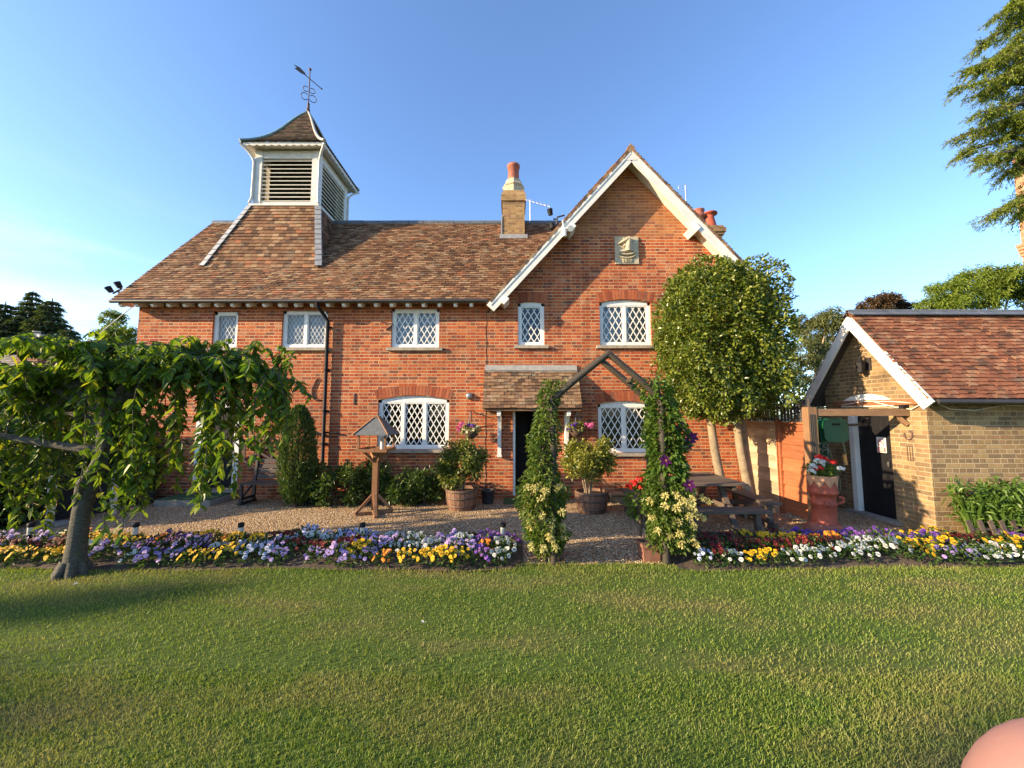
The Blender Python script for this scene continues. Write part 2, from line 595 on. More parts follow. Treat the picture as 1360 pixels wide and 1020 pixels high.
PET = {'white': petal('white_petals', (.66, .67, .63)), 'yellow': petal('yellow_petals', (.80, .47, .012)), 'orange': petal('orange_petals', (.80, .24, .02)),
       'purple': petal('purple_petals', (.16, .055, .34)), 'lilac': petal('lilac_petals', (.42, .30, .62)), 'pale blue': petal('pale_blue_petals', (.46, .52, .74)),
       'dark red': petal('dark_red_petals', (.13, .008, .014)), 'cream': petal('cream_petals', (.80, .76, .46))}
EYE_DK = petal('dark_pansy_face', (.03, .008, .035))
EYE_Y = petal('yellow_pansy_eye', (.8, .5, .03))
PRED = petal('red_petals', (.72, .03, .025))
PPINK = petal('pink_petals', (.72, .15, .34))
PCLEM = petal('clematis_petals', (.10, .008, .10))
PHON = petal('honeysuckle_petals', (.62, .56, .15), (.74, .68, .32))
PPALEPINK = petal('pale_pink_petals', (.7, .48, .42))

# ---------------------------------------------------------------- ground
def sheet(name, mat, poly_xy, z, kind='structure', sub=None):
    o = MB().poly([(x, y, z) for x, y in poly_xy]).build(name, mat, origin=(0, 0, z))
    return tag(o, kind=kind)


t = NT('meadow')
sheet('ground', t.done(t.mix(t.range(t.noise(.4, 5), .3, .7), (.05, .085, .025), (.085, .12, .035)), .95), [(-400, -300), (400, -300), (400, 600), (-400, 600)], -.02)

t = NT('gravel')
v1 = t.n('TexVoronoi', feature='F1')
t.set(v1.inputs['Vector'], t.geo())
v1.inputs['Scale'].default_value = 42
sc = t.n('SeparateColor')
t.set(sc.inputs[0], v1.outputs['Color'])
c = t.ramp(sc.outputs[0], [(0, (.36, .225, .11)), (.3, (.56, .37, .185)), (.6, (.64, .45, .24)), (.85, (.66, .53, .36)), (1, (.72, .64, .50))])
c = t.mix(t.range(v1.outputs['Distance'], .30, .75), c, (.17, .11, .065))
c = t.mix(t.math('MULTIPLY', t.range(t.noise(.8, 5), .45, .7), .4), c, t.mix(1., c, (.6, .56, .52), 'MULTIPLY'))
t.bump(t.math('SUBTRACT', 1., v1.outputs['Distance']), 1., .03)
GRAVEL = t.done(c, .95, spec=.2)
sheet('gravel_yard', GRAVEL, [(-12, 4.8), (12, 4.8), (12, 8.9), (-12, 8.9)], 0.)
# loose pebbles lying on the yard
n = 9000
pp = np.stack((rng.uniform(-8.2, 6.4, n), 4.95 + 3.6 * rng.random(n) ** 1.3, np.zeros(n)), 1)
sz = rng.uniform(.007, .017, n)
base_v = np.array([(1, 0, 0), (0, 1, 0), (-1, 0, 0), (0, -1, 0), (0, 0, .8)], float)
rot = rng.random(n) * 6.28
R2 = np.stack((np.cos(rot), -np.sin(rot), np.sin(rot), np.cos(rot)), 1).reshape(n, 2, 2)
bv = np.repeat(base_v[None], n, 0) * rng.uniform(.6, 1.2, (n, 1, 3))
bv[:, :, :2] = np.einsum('nij,nkj->nki', R2, bv[:, :, :2])
Vp = (pp[:, None] + bv * sz[:, None, None]).reshape(-1, 3)
i5 = np.arange(n)[:, None] * 5
Fp = np.concatenate([i5 + np.array([q]) for q in ([0, 1, 4], [1, 2, 4], [2, 3, 4], [3, 0, 4])])
t = NT('pebble')
PEB = t.done(t.ramp(t.rnd(), [(0, (.26, .18, .11)), (.4, (.46, .33, .20)), (.75, (.56, .44, .30)), (1, (.68, .61, .50))]), .9)
o = MB().add(Vp, Fp, 0, np.tile(rng.random(n), 4)).build('gravel', PEB, origin=(0, 6, 0))
tag(o, 'loose golden pebbles of the gravel yard before the brick house', 'gravel', kind='stuff')


def lawn_edge(x):
    e = 4.72 + .035 * math.sin(x * 1.7) + .02 * math.sin(x * 4.1 + 1)
    e += .10 * min(1, max(0, (x - 2.2) / 4))
    if .05 < x < 2.05:
        e += .17
    return e


def grass_color(t):
    a = t.noise(.55, 4, .6)
    b = t.noise(2.6, 4, .6)
    mp = t.n('Mapping')
    t.set(mp.inputs[0], t.geo())
    mp.inputs['Scale'].default_value = (.6, 1.6, 1)
    d = t.noise(.9, 4, .6, mp.outputs[0])
    return a, b, d


t = NT('lawn_turf')
a, b, d = grass_color(t)
c = t.mix(t.range(a, .35, .65), (.07, .115, .02), (.11, .16, .03))
c = t.mix(t.math('MULTIPLY', t.range(d, .48, .66), .85), c, (.17, .155, .055))
c = t.mix(t.range(t.noise(60, 3), .35, .7, 0, .6), c, (.03, .05, .012))
t.bump(t.noise(120, 3), .7, .02)
TURF = t.done(c, .95, spec=.2)
xs = np.linspace(-14, 14, 141)
MBl = MB()
ed = [(x, lawn_edge(x)) for x in xs]
MBl.poly([(-40, -25, .012)] + [(40, -25, .012), (40, 4.8, .012)] + [(x, y, .012) for x, y in ed[::-1]] + [(-40, 4.8, .012)])
tag(MBl.build('lawn', TURF, origin=(0, 0, 0)), kind='structure')

t = NT('grass_blade')
a, b, d = grass_color(t)
c = t.ramp(t.rnd(), [(0, (.11, .175, .024)), (.5, (.185, .265, .036)), (.85, (.255, .31, .055)), (1, (.44, .40, .17))])
c = t.mix(t.math('MULTIPLY', t.range(d, .46, .68), .8), c, (.36, .31, .12))
c = t.mix(t.math('MULTIPLY', t.range(a, .4, .65), .5), c, t.mix(1., c, (.68, .82, .6), 'MULTIPLY'))
c = t.mix(t.math('MULTIPLY', t.range(t.noise(1.7, 6, .7), .56, .66), .55), c, t.mix(1., c, (.55, .85, .7), 'MULTIPLY'))
t.done(c, .5, spec=.3)
tr = t.n('BsdfTranslucent')
t.set(tr.inputs[0], t.mix(1., c, (1.25, 1.2, .6), 'MULTIPLY'))
mx = t.n('MixShader')
mx.inputs[0].default_value = .35
t.t.links.new(t.bsdf.outputs[0], mx.inputs[1])
t.t.links.new(tr.outputs[0], mx.inputs[2])
t.t.links.new(mx.outputs[0], t.out.inputs[0])
BLADE = t.mat


def blades(n, x0, x1, y0, y1, hmin, hmax, wd, ypow=1.0):
    x = rng.uniform(x0, x1, n)
    y = y0 + (y1 - y0) * rng.random(n) ** ypow
    le = np.array([lawn_edge(k) for k in np.linspace(x0, x1, 400)])
    e = np.interp(x, np.linspace(x0, x1, 400), le)
    ok = (y < e + .02) & (np.abs(x) < 1.5 * y + 2.6)
    x, y = x[ok], y[ok]
    n = len(x)
    clump = .75 + .5 * np.sin(x * 3.1 + np.sin(y * 2.3) * 2) * np.sin(y * 4.3 + x)
    h = rng.uniform(hmin, hmax, n) * (.75 + .25 * clump)
    ang = rng.random(n) * 6.283
    wdv = np.stack((np.cos(ang), np.sin(ang), np.zeros(n)), 1) * (wd * rng.uniform(.7, 1.3, n))[:, None] / 2
    la = rng.random(n) * 6.283
    lean = np.stack((np.cos(la), np.sin(la), np.zeros(n)), 1) * (h * rng.uniform(.2, .9, n))[:, None]
    p = np.stack((x, y, np.full(n, .01)), 1)
    z = np.array((0, 0, 1.))
    m = p + lean * .35 + z * h[:, None] * .62
    tp = p + lean + z * h[:, None]
    V = np.stack((p - wdv, p + wdv, m + wdv * .75, m - wdv * .75, tp), 1).reshape(-1, 3)
    i = np.arange(n)[:, None] * 5
    r = rng.random(n)
    return V, i + np.array([[0, 1, 2, 3]]), i + np.array([[3, 2, 4]]), r


g = MB()
for (n, x0, x1, y0, y1, h0, h1, wd) in ((210000, -10.5, 10.5, 1.2, 4.95,          .016, .034, .005), (150000, -6, 6, 1.0, 2.9, .015, .032, .0038), (14000, -10.5, 10.5, 4.62, 4.95, .03, .06, .005)):
    V, Q, T3, r = blades(n, x0, x1, y0, y1, h0, h1, wd)
    k = len(g.ch)
    g.add(V, Q, 0, r)
    # tips share the vertex block, so they are added with their own copy of it
    g.add(V, T3, 0, r)
tag(g.build('grass', BLADE, origin=(0, 3, 0)), 'short mown grass of the front lawn', 'grass', kind='stuff')

# soil of the two flower beds (a low mound)
def bed(name, x0, x1):
    m = MB()
    nx, ny = 60, 8
    V, F = [], []
    for i in range(nx + 1):
        x = x0 + (x1 - x0) * i / nx
        f, bk = lawn_edge(x) + .03, lawn_edge(x) + .98
        for j in range(ny + 1):
            tt = j / ny
            V.append((x, f + (bk - f) * tt, .004 + .07 * math.sin(math.pi * tt) * (1 - abs(2 * i / nx - 1) ** 8) + random.uniform(0, .012)))
    for i in range(nx):
        for j in range(ny):
            k = i * (ny + 1) + j
            F.append((k, k + ny + 1, k + ny + 2, k + 1))
    m.add(V, F)
    return tag(m.build(name, SOIL), kind='structure')


bed('soil_ground', -9.2, .15)
bed('soil_ground', 2.05, 9.5)

# ---------------------------------------------------------------- brick house
FY = 8.7
HX0, HX1 = -8.78, 5.5
house = thing('brick_house', (-1.6, FY, 0), 'long red brick house with a clay tiled roof, front gable and louvred bell tower', 'house')
EV_Y, EV_Z, RG_Y, RG_Z = 8.40, 4.50, 11.1, 7.74
SL = (RG_Z - EV_Z) / (RG_Y - EV_Y)
GX, GZ, GS, GY = 2.78, 8.11, 1.11, 8.32


def main_z(y):
    return EV_Z + SL * (y - EV_Y) if y < RG_Y else RG_Z - SL * (y - RG_Y)


def gable_z(x):
    return GZ - GS * abs(x - GX)


# windows: (x0, x1, z0, z1, lights, arch rise, curtained, thick bars)
WIN = dict(
    upper_far_left=(-7.03, -6.44, 3.45, 4.31, 1, 0, True, False),
    upper_left=(-5.40, -4.33, 3.45, 4.33, 2, 0, True, False),
    upper_mid=(-2.83, -1.71, 3.45, 4.38, 2, 0, True, True),
    gable_small=(.14, .76, 3.50, 4.55, 1, .04, False, True),
    gable_large=(2.06, 3.27, 3.50, 4.60, 2, .07, True, True),
    ground_left=(-3.09, -1.45, 1.10, 2.33, 3, .10, False, True),
    ground_right=(1.98, 3.20, 1.02, 2.20, 2, .07, False, True))
HOLES = [(w[0], w[1], w[2], w[3]) for w in WIN.values()] + [(.02, 1.02, .06, 2.04), (-7.20, -6.28, .22, 2.12)]


def clip(poly, a, b, c):
    """keep a*x + b*z <= c"""
    out = []
    for i in range(len(poly)):
        p, q = poly[i], poly[(i + 1) % len(poly)]
        dp, dq = a * p[0] + b * p[1] - c, a * q[0] + b * q[1] - c
        if dp <= 0:
            out.append(p)
        if (dp < 0 < dq) or (dq < 0 < dp):
            k = dp / (dp - dq)
            out.append((p[0] + k * (q[0] - p[0]), p[1] + k * (q[1] - p[1])))
    return out


wall = MB()
xs = sorted({HX0, -.55, HX1} | {h[i] for h in HOLES for i in (0, 1)})
zs = sorted({-.3, 4.62, 6.12, 7.9} | {h[i] for h in HOLES for i in (2, 3)})
for i in range(len(xs) - 1):
    for j in range(len(zs) - 1):
        x0, x1, z0, z1 = xs[i], xs[i + 1], zs[j], zs[j + 1]
        cx, cz = (x0 + x1) / 2, (z0 + z1) / 2
        if any(h[0] < cx < h[1] and h[2] < cz < h[3] for h in HOLES):
            continue
        P = [(x0, z0), (x1, z0), (x1, z1), (x0, z1)]
        if cx < -.55:
            P = clip(P, 0, 1, main_z(FY) - .1)
        else:
            P = clip(P, -GS, 1, GZ - GS * GX - .12)
            if len(P) >= 3:
                P = clip(P, GS, 1, GZ + GS * GX - .12)
        if len(P) >= 3:
            wall.poly([(x, FY, z) for x, z in P], 1 if z0 > 6.1 else 0)
for (x0, x1, z0, z1) in HOLES:      # reveals
    d = .22
    wall.poly([(x0, FY, z0), (x0, FY, z1), (x0, FY + d, z1), (x0, FY + d, z0)])
    wall.poly([(x1, FY, z0), (x1, FY + d, z0), (x1, FY + d, z1), (x1, FY, z1)])
    wall.poly([(x0, FY, z1), (x1, FY, z1), (x1, FY + d, z1), (x0, FY + d, z1)])
    wall.poly([(x0, FY, z0), (x0, FY + d, z0), (x1, FY + d, z0), (x1, FY, z0)])
BK = 2 * RG_Y - FY
for X in (HX0, HX1):
    wall.poly([(X, FY, -.3), (X, BK, -.3), (X, BK, main_z(FY) - .1), (X, RG_Y, RG_Z - .12), (X, FY, main_z(FY) - .1)] if X < 0 else
              [(X, FY, -.3), (X, BK, -.3), (X, BK, 4.75), (X, FY, 4.75)])
wall.poly([(HX0, BK, -.3), (HX1, BK, -.3), (HX1, BK, 4.7), (HX0, BK, 4.7)])
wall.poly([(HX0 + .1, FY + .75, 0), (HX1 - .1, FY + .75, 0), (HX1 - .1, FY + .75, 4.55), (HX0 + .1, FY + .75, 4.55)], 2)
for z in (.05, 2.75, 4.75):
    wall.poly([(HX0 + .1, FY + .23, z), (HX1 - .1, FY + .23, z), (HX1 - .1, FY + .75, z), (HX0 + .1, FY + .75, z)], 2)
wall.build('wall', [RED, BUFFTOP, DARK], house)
# straight joint between wing and gable
j = MB()
pts = [(-.60 + random.uniform(-.012, .012), FY - .004, z) for z in np.linspace(0, 4.3, 34)]
for p, q in zip(pts[:-1], pts[1:]):
    j.bar(p, q, .010, .004, up=(0, 1, 0))
j.build('wall_crack', DARK, house)


def lattice(mb, x0, x1, z0, z1, y, nx, bw, bd, aspect):
    """diamond bars clipped to the light"""
    dx = (x1 - x0) / nx
    dz = dx * aspect
    k = dz / dx
    w, h = x1 - x0, z1 - z0
    for sgn in (1, -1):
        c0 = -h / k
        # line: x = x0 + s + sgn*(z-z0)/k
        rngs = np.arange(-math.ceil(h / dz) - 1, nx + math.ceil(h / dz) + 2)
        for q in rngs:
            s = (q + .0) * dx
            za, zb = 0., h
            xa, xb = s + sgn * za / k, s + sgn * zb / k
            t0, t1 = 0., 1.
            ddx = xb - xa
            ta, tb = (0 - xa) / ddx, (w - xa) / ddx
            if ta > tb:
                ta, tb = tb, ta
            t0, t1 = max(t0, ta), min(t1, tb)
            if t1 - t0 < .03:
                continue
            p = (x0 + xa + ddx * t0, y + (.0006 if sgn > 0 else 0), z0 + h * t0)
            e = (x0 + xa + ddx * t1, y + (.0006 if sgn > 0 else 0), z0 + h * t1)
            mb.bar(p, e, bd, bw, r=.5, up=(0, 1, 0)) if False else mb.bar(p, e, bw, bd, r=.5, up=(0, 1, 0))


THINLEAD = plain('window_leading', (.60, .61, .60), .5, .1, 5)


def window(x0, x1, z0, z1, lights, rise, curt, thick, label):
    y = FY + .055
    f = MB()
    fw = .065
    # frame: jambs, sill rail, head (arched if rise)
    f.box((x0, y, z0), (x0 + fw, y + .07, z1 - rise))
    f.box((x1 - fw, y, z0), (x1, y + .07, z1 - rise))
    f.box((x0 + fw, y, z0), (x1 - fw, y + .07, z0 + fw))
    N = 12
    arc = [(x0 + (x1 - x0) * i / N, z1 - rise * (2 * i / N - 1) ** 2) for i in range(N + 1)]
    zt = z1 - rise - fw
    head = [(x0, y, z1 - rise), (x0, y, zt), (x1, y, zt), (x1, y, z1 - rise)] + [(x, y, z) for x, z in arc[::-1][1:-1]]
    f.prism(head[::-1] if False else head, (0, .07, 0))
    lw = (x1 - x0 - 2 * fw) / lights
    for i in range(1, lights):
        xm = x0 + fw + lw * i
        f.box((xm - .028, y + .003, z0 + fw), (xm + .028, y + .067, zt))
    o = f.build('window', WHITE, house)
    tag(o, label)
    l = MB()
    # casement rims and diamond bars
    for i in range(lights):
        a, b = x0 + fw + lw * i + (.028 if i else 0), x0 + fw + lw * (i + 1) - (.028 if i < lights - 1 else 0)
        za, zb = z0 + fw, zt
        cw = .028
        l.box((a, y + .012, za), (a + cw, y + .05, zb))
        l.box((b - cw, y + .012, za), (b, y + .05, zb))
        l.box((a + cw, y + .012, za), (b - cw, y + .05, za + cw))
        l.box((a + cw, y + .012, zb - cw), (b - cw, y + .05, zb))
        lattice(l, a + cw, b - cw, za + cw, zb - cw, y + .034, max(3, round((b - a) / (.150 if thick else .118))), .019 if thick else .010, .012, 1.72)
    l.build('lattice', WHITE if thick else THINLEAD, o)
    MB().poly([(x0 + .03, y + .045, z0 + .03), (x1 - .03, y + .045, z0 + .03), (x1 - .03, y + .045, z1 - rise - .02), (x0 + .03, y + .045, z1 - rise - .02)]).build('glass', GLASS, o)
    if curt:
        c = MB()
        M = 60
        V = []
        for i in range(M + 1):
            x = x0 + .02 + (x1 - x0 - .04) * i / M
            yy = y + .15 + .012 * math.sin(i * .9) + .006 * math.sin(i * 2.3)
            V += [(x, yy, z0 + .02), (x, yy, z1 - .04)]
        c.add(V, [(2 * i, 2 * i + 2, 2 * i + 3, 2 * i + 1) for i in range(M)], smooth=True)
        c.build('curtain', CURTAIN, o)
    s = MB()
    s.box((x0 - .09, FY - .07, z0 - .075), (x1 + .09, FY + .06, z0 - .006))
    s.build('sill', SILL, o)
    if rise:
        # spandrels of wall above the arc, then the soldier arch
        w = MB()
        for i in range(N):
            if i == N // 2:
                w.build('arch_infill', RED, o)
                w = MB()
            (xa, za), (xb, zb) = arc[i], arc[i + 1]
            if z1 - min(za, zb) > .002:
                w.poly([(xa, FY - .002, za), (xb, FY - .002, zb), (xb, FY - .002, z1 + .004), (xa, FY - .002, z1 + .004)])
                w.poly([(xa, FY - .002, za), (xa, FY + .1, za), (xb, FY + .1, zb), (xb, FY - .002, zb)])
        w.build('arch_infill', RED, o)
        v = MB()
        nb = round((x1 - x0 + .16) / .078)
        R = ((x1 - x0) / 2) ** 2 / (2 * rise * 1.2) + .2
        cx = (x0 + x1) / 2
        hw = (x1 - x0) / 2 + .04
        for i in range(nb):
            u0, u1 = -1 + 2 * i / nb + .006, -1 + 2 * (i + 1) / nb - .006
            def ptz(u):
                return z1 + .006 - rise * u * u
            ln = .225
            def pt(u, k):
                ang = u * min(.5, hw / R)
                return (cx + u * hw + math.sin(ang) * k, FY - .004, ptz(u) + math.cos(ang) * k)
            v.prism([pt(u0, 0), pt(u1, 0), pt(u1, ln), pt(u0, ln)], (0, .03, 0), r=random.random())
        v.build('brick_arch', VOUS, o)
    return o


WL = dict(upper_far_left='narrow upper window nearest the left end', upper_left='two-light upper window beside the black drainpipe',
          upper_mid='two-light upper window below the middle of the eaves', gable_small='narrow dark upper window of the gable',
          gable_large='wide upper gable window with pale curtains', ground_left='wide three-light ground floor window',
          ground_right='dark ground floor window behind the garden arch')
for k, w in WIN.items():
    window(*w, WL[k])


# roof tiles ---------------------------------------------------------------
def tiles(mb, o, u, L, s, D, keep=None, gauge=.094, tw=.155, th=.020, r_fn=None):
    """courses of plain tiles: o = eaves corner, u = along the eaves, s = up the slope"""
    o, u, s = np.asarray(o, float), nrm(u), nrm(s)
    nm = nrm(np.cross(u, s))
    nr, nc = int(math.ceil(D / gauge)), int(math.ceil(L / tw)) + 1
    I, J = np.meshgrid(np.arange(nr), np.arange(nc), indexing='ij')
    I, J = I.ravel(), J.ravel()
    a0 = (J - .5 * (I % 2)) * tw + rng.normal(0, .003, len(I))
    a1 = a0 + tw * .965
    a0, a1 = np.clip(a0, 0, L), np.clip(a1, 0, L)
    d0 = I * gauge + rng.normal(0, .006, len(I))
    d1 = np.minimum(d0 + gauge * 1.35, D)
    okk = (a1 - a0) > .02
    ctr = o + u * ((a0 + a1) / 2)[:, None] + s * ((d0 + d1) / 2)[:, None]
    if keep is not None:
        okk &= keep(ctr)
    a0, a1, d0, d1 = a0[okk], a1[okk], d0[okk], d1[okk]
    n = len(a0)
    sag = .012 * np.sin((a0) * .9 + d0 * .6) + .006 * np.sin(a0 * 2.7 + 1)
    lift = th + rng.random(n) * .010
    tilt = rng.normal(0, .003, n)
    P = lambda a, d, h: o + u * a[:, None] + s * d[:, None] + nm * (h + sag)[:, None]
    V = np.stack((P(a0, d0, lift + tilt), P(a1, d0, lift - tilt), P(a1, d1, tilt * 0 + .002), P(a0, d1, tilt * 0 + .002), P(a0, d0, lift * 0 - .004), P(a1, d0, lift * 0 - .004)), 1).reshape(-1, 3)
    i = np.arange(n)[:, None] * 6
    r = rng.random(n)
    F = np.concatenate((i + np.array([[0, 1, 2, 3]]), i + np.array([[4, 5, 1, 0]])))
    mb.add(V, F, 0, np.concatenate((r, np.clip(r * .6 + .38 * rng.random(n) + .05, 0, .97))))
    T = np.concatenate((i + np.array([[4, 0, 3]]), i + np.array([[1, 5, 2]])))
    mb.add(V, T, 0, np.concatenate((r, r)))
    return mb


roof = MB()
RX0 = -9.12
sl_len = math.hypot(RG_Y - EV_Y, RG_Z - EV_Z)
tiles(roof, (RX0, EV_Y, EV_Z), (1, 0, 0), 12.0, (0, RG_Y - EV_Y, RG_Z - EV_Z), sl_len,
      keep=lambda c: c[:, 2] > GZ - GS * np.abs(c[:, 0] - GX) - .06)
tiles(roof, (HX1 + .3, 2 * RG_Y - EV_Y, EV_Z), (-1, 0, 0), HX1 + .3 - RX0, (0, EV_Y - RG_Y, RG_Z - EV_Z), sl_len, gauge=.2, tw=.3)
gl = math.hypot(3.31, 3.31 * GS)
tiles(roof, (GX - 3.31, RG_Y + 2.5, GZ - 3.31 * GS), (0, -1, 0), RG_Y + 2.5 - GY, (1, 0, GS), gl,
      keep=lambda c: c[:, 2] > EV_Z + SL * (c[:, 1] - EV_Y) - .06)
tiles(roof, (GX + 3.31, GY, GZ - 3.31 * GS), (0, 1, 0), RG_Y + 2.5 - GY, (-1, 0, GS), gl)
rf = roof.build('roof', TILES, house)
dk = MB()   # boarding below the tiles
dk.prism([(RX0 + .03, EV_Y + .02, EV_Z - .02), (RX0 + .03, RG_Y, RG_Z - .03), (RX0 + .03, RG_Y, RG_Z - .10), (RX0 + .03, EV_Y + .02, EV_Z - .07)], (GX - RX0 - 2.9, 0, 0))
dk.prism([(RX0 + .03, 2 * RG_Y - EV_Y, EV_Z - .02), (RX0 + .03, RG_Y + .003, RG_Z - .03), (RX0 + .03, RG_Y + .003, RG_Z - .10), (RX0 + .03, 2 * RG_Y - EV_Y, EV_Z - .07)], (HX1 - RX0, 0, 0))
for sg in (-1, 1):
    dk.prism([(GX + sg * 3.29, GY + .03, GZ - 3.29 * GS - .02), (GX + sg * .002, GY + .03, GZ - .025), (GX + sg * .002, GY + .03, GZ - .085), (GX + sg * 3.29, GY + .03, GZ - 3.29 * GS - .08)], (0, 4.5, 0))
dk.build('roof_boarding', CREAM, rf)
rd = MB()
x = RX0
while x < GX - .4:
    L = .46
    rd.tube([(x, RG_Y, RG_Z - .035), (x + L - .012, RG_Y, RG_Z - .035)], .10 + random.uniform(-.004, .004), 10)
    x += L
rd.build('ridge', SLATE, rf)
rg = MB()
y = GY
while y < RG_Y + 2:
    rg.tube([(GX, y, GZ - .03), (GX, y + .43, GZ - .03)], .095, 10)
    y += .44
rg.lathe([(.03, 0), (.035, .04), (.02, .07), (.005, .10)], (GX, GY + .05, GZ + .04), 8)
rg.build('gable_ridge', TILESP, rf)

# barge boards, soffits and purlin ends
for sg in (-1, 1):
    p0, p1 = np.array((GX, GY, GZ - .20)), np.array((GX + sg * 3.27, GY, GZ - 3.27 * GS - .20))
    b = MB()
    dd = nrm(p1 - p0)
    b.bar(p0 + dd * .001, p1, .035, .22, up=(-dd[2] * sg, 0, dd[0] * sg))
    b.bar(p0 + np.array((0, -.022, .075)), p1 + np.array((0, -.022, .075)), .02, .05, up=(-dd[2] * sg, 0, dd[0] * sg))
    b.build('barge_board', BARGE, house)
    b = MB()
    for k in range(46):
        f0, f1 = k / 46, (k + .97) / 46
        o_ = np.array((0, -.012 + random.uniform(-.006, .006), .155))
        b.bar(p0 + (p1 - p0) * f0 + o_, p0 + (p1 - p0) * f1 + o_ - np.array((0, 0, .012)), .05, .055 + random.uniform(-.006, .006), up=(-dd[2] * sg, 0, dd[0] * sg), r=random.random())
    b.build('verge_tiles', TILESP, rf)
    b = MB()
    q0, q1 = p0 + np.array((0, .02, .0)), p1 + np.array((0, .02, .0))
    b.prism([q0, q1, q1 + np.array((0, .36, 0)), q0 + np.array((0, .36, 0))], (0, 0, .025))
    b.build('soffit', CREAM, house)
    for k in (1.42, 2.95):
        xx = GX + sg * k
        zz = GZ - k * GS - .37
        c = MB()
        c.bar((xx, GY - .05, zz), (xx, FY + .02, zz), .17, .13, up=(sg * .74, 0, .67))
        c.build('purlin_end', WHITE, house)
MB().prism([(GX - .12, GY - .025, GZ - .33), (GX + .12, GY - .025, GZ - .33), (GX + .10, GY - .025, GZ - .16), (GX, GY - .025, GZ - .06), (GX - .10, GY - .025, GZ - .16)], (0, .05, 0)).build('apex_board', BARGE, house)
# gutter, rafter feet, downpipe
gm = MB()
gm.tube([(RX0, EV_Y - .03, EV_Z - .045), (-.55, EV_Y - .03, EV_Z - .03)], .042, 8)
gm.build('gutter', IRON, house)
x = -9.0
while x < -.65:
    f = MB()
    y0, y1, z = EV_Y + .03, FY + .02, EV_Z - .055
    pr = [(0, 0), (0, -.05), (.02, -.085), (.06, -.095), (.10, -.075), (.13, -.045), (.30, -.03), (.30, .25)]
    f.prism([(x, y0 + a, z + c) for a, c in pr][::-1], (.07, 0, 0))
    f.build('rafter_foot', WHITE, house)
    x += .365
dp = MB()
dp.tube([(-4.42, EV_Y - .03, EV_Z - .06), (-4.42, EV_Y, EV_Z - .16), (-4.36, FY - .10, EV_Z - .32), (-4.29, FY - .07, EV_Z - .45), (-4.29, FY - .07, .15), (-4.29, FY - .16, .06)], .04, 10)
for z in (3.9, 2.9, 1.95, 1.2, .5):
    dp.lathe([(.052, 0), (.052, .05)], (-4.29, FY - .07, z), 10)
    dp.box((-4.36, FY - .03, z), (-4.22, FY - .002, z + .04))
dp.build('downpipe', BLACK, house)
pb = MB()
pb.tube([(-4.29, FY - .06, 1.42), (-4.75, FY - .06, 1.55)], .035, 8)
pb.tube([(-4.25, FY - .05, 1.48), (-3.98, FY - .05, 1.47)], .02, 8)
pb.build('branch_pipe', BLACK, house)
# wall ties (S shaped iron) and a small one
tie = MB()
pts = [(-4.60 + .07 * math.sin(a * 2.4), FY - .02, 2.25 + .5 * a) for a in np.linspace(0, 1, 9)]
tie.tube([(-4.45, FY - .02, 2.24), (-4.53, FY - .02, 2.22)] + [(-4.58 - .045 * math.sin(a * 4.2), FY - .02, 2.27 + .42 * a) for a in np.linspace(0, 1, 8)] + [(-4.50, FY - .02, 2.72)], .016, 6)
tie.build('wall_tie', RUSTY, house)
MB().box((-3.66, FY - .02, 2.12), (-3.63, FY - .001, 2.38)).build('wall_tie', RUSTY, house)
tie = MB()
tie.tube([at(505, 427, FY - .02), at(522, 431, FY - .02), at(513, 438, FY - .02)], .02, 6)
tie.build('wall_tie', RUSTY, house)

# bell tower ---------------------------------------------------------------
TX0, TX1, TY0, TY1, TZ0, TZ1 = -7.33, -5.50, 10.2, 12.05, 7.80, 9.42
tw_ = MB()
pw = .20
for X in (TX0, TX1 - pw):
    for Y in (TY0, TY1 - pw):
        tw_.box((X, Y, TZ0), (X + pw, Y + pw, TZ1))
        # carved corner bracket standing proud
for (a, b, Y0) in ((TX0 + pw, TX1 - pw, TY0), (TX0 + pw, TX1 - pw, TY1 - .1)):
    tw_.box((a, Y0 + .02, TZ1 - .22), (b, Y0 + .1, TZ1))
    tw_.box((a, Y0 + .02, TZ0), (b, Y0 + .1, TZ0 + .12))
for X0 in (TX0, TX1 - .1):
    tw_.box((X0 + .015, TY0 + pw, TZ1 - .22), (X0 + .085, TY1 - pw, TZ1))
    tw_.box((X0 + .015, TY0 + pw, TZ0), (X0 + .085, TY1 - pw, TZ0 + .12))
tw_.box((TX0 - .07, TY0 - .07, TZ0 - .06), (TX1 + .07, TY1 + .07, TZ0 - .004))
tower = tw_.build('bell_tower', OFFW, house)
tag(tower, 'white louvred timber bell tower with a dark pointed cap')
lv = MB()
nl = 11
for i in range(nl):
    z = TZ0 + .17 + (TZ1 - .25 - TZ0 - .17) * i / (nl - 1) - .03
    for Y, sy in ((TY0 + .055, 1), (TY1 - .055, -1)):
        lv.bar((TX0 + pw, Y, z), (TX1 - pw, Y, z), .13, .018, up=(0, -.62 * sy, .78))
    for X, sx in ((TX1 - .055, -1), (TX0 + .055, 1)):
        lv.bar((X, TY0 + pw, z), (X, TY1 - pw, z), .13, .018, up=(-.62 * sx, 0, .78))
lv.build('louvre', CREAM, tower)
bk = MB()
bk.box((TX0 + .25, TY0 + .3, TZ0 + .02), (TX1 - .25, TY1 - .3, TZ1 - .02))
bk.build('tower_core', DARK, tower)
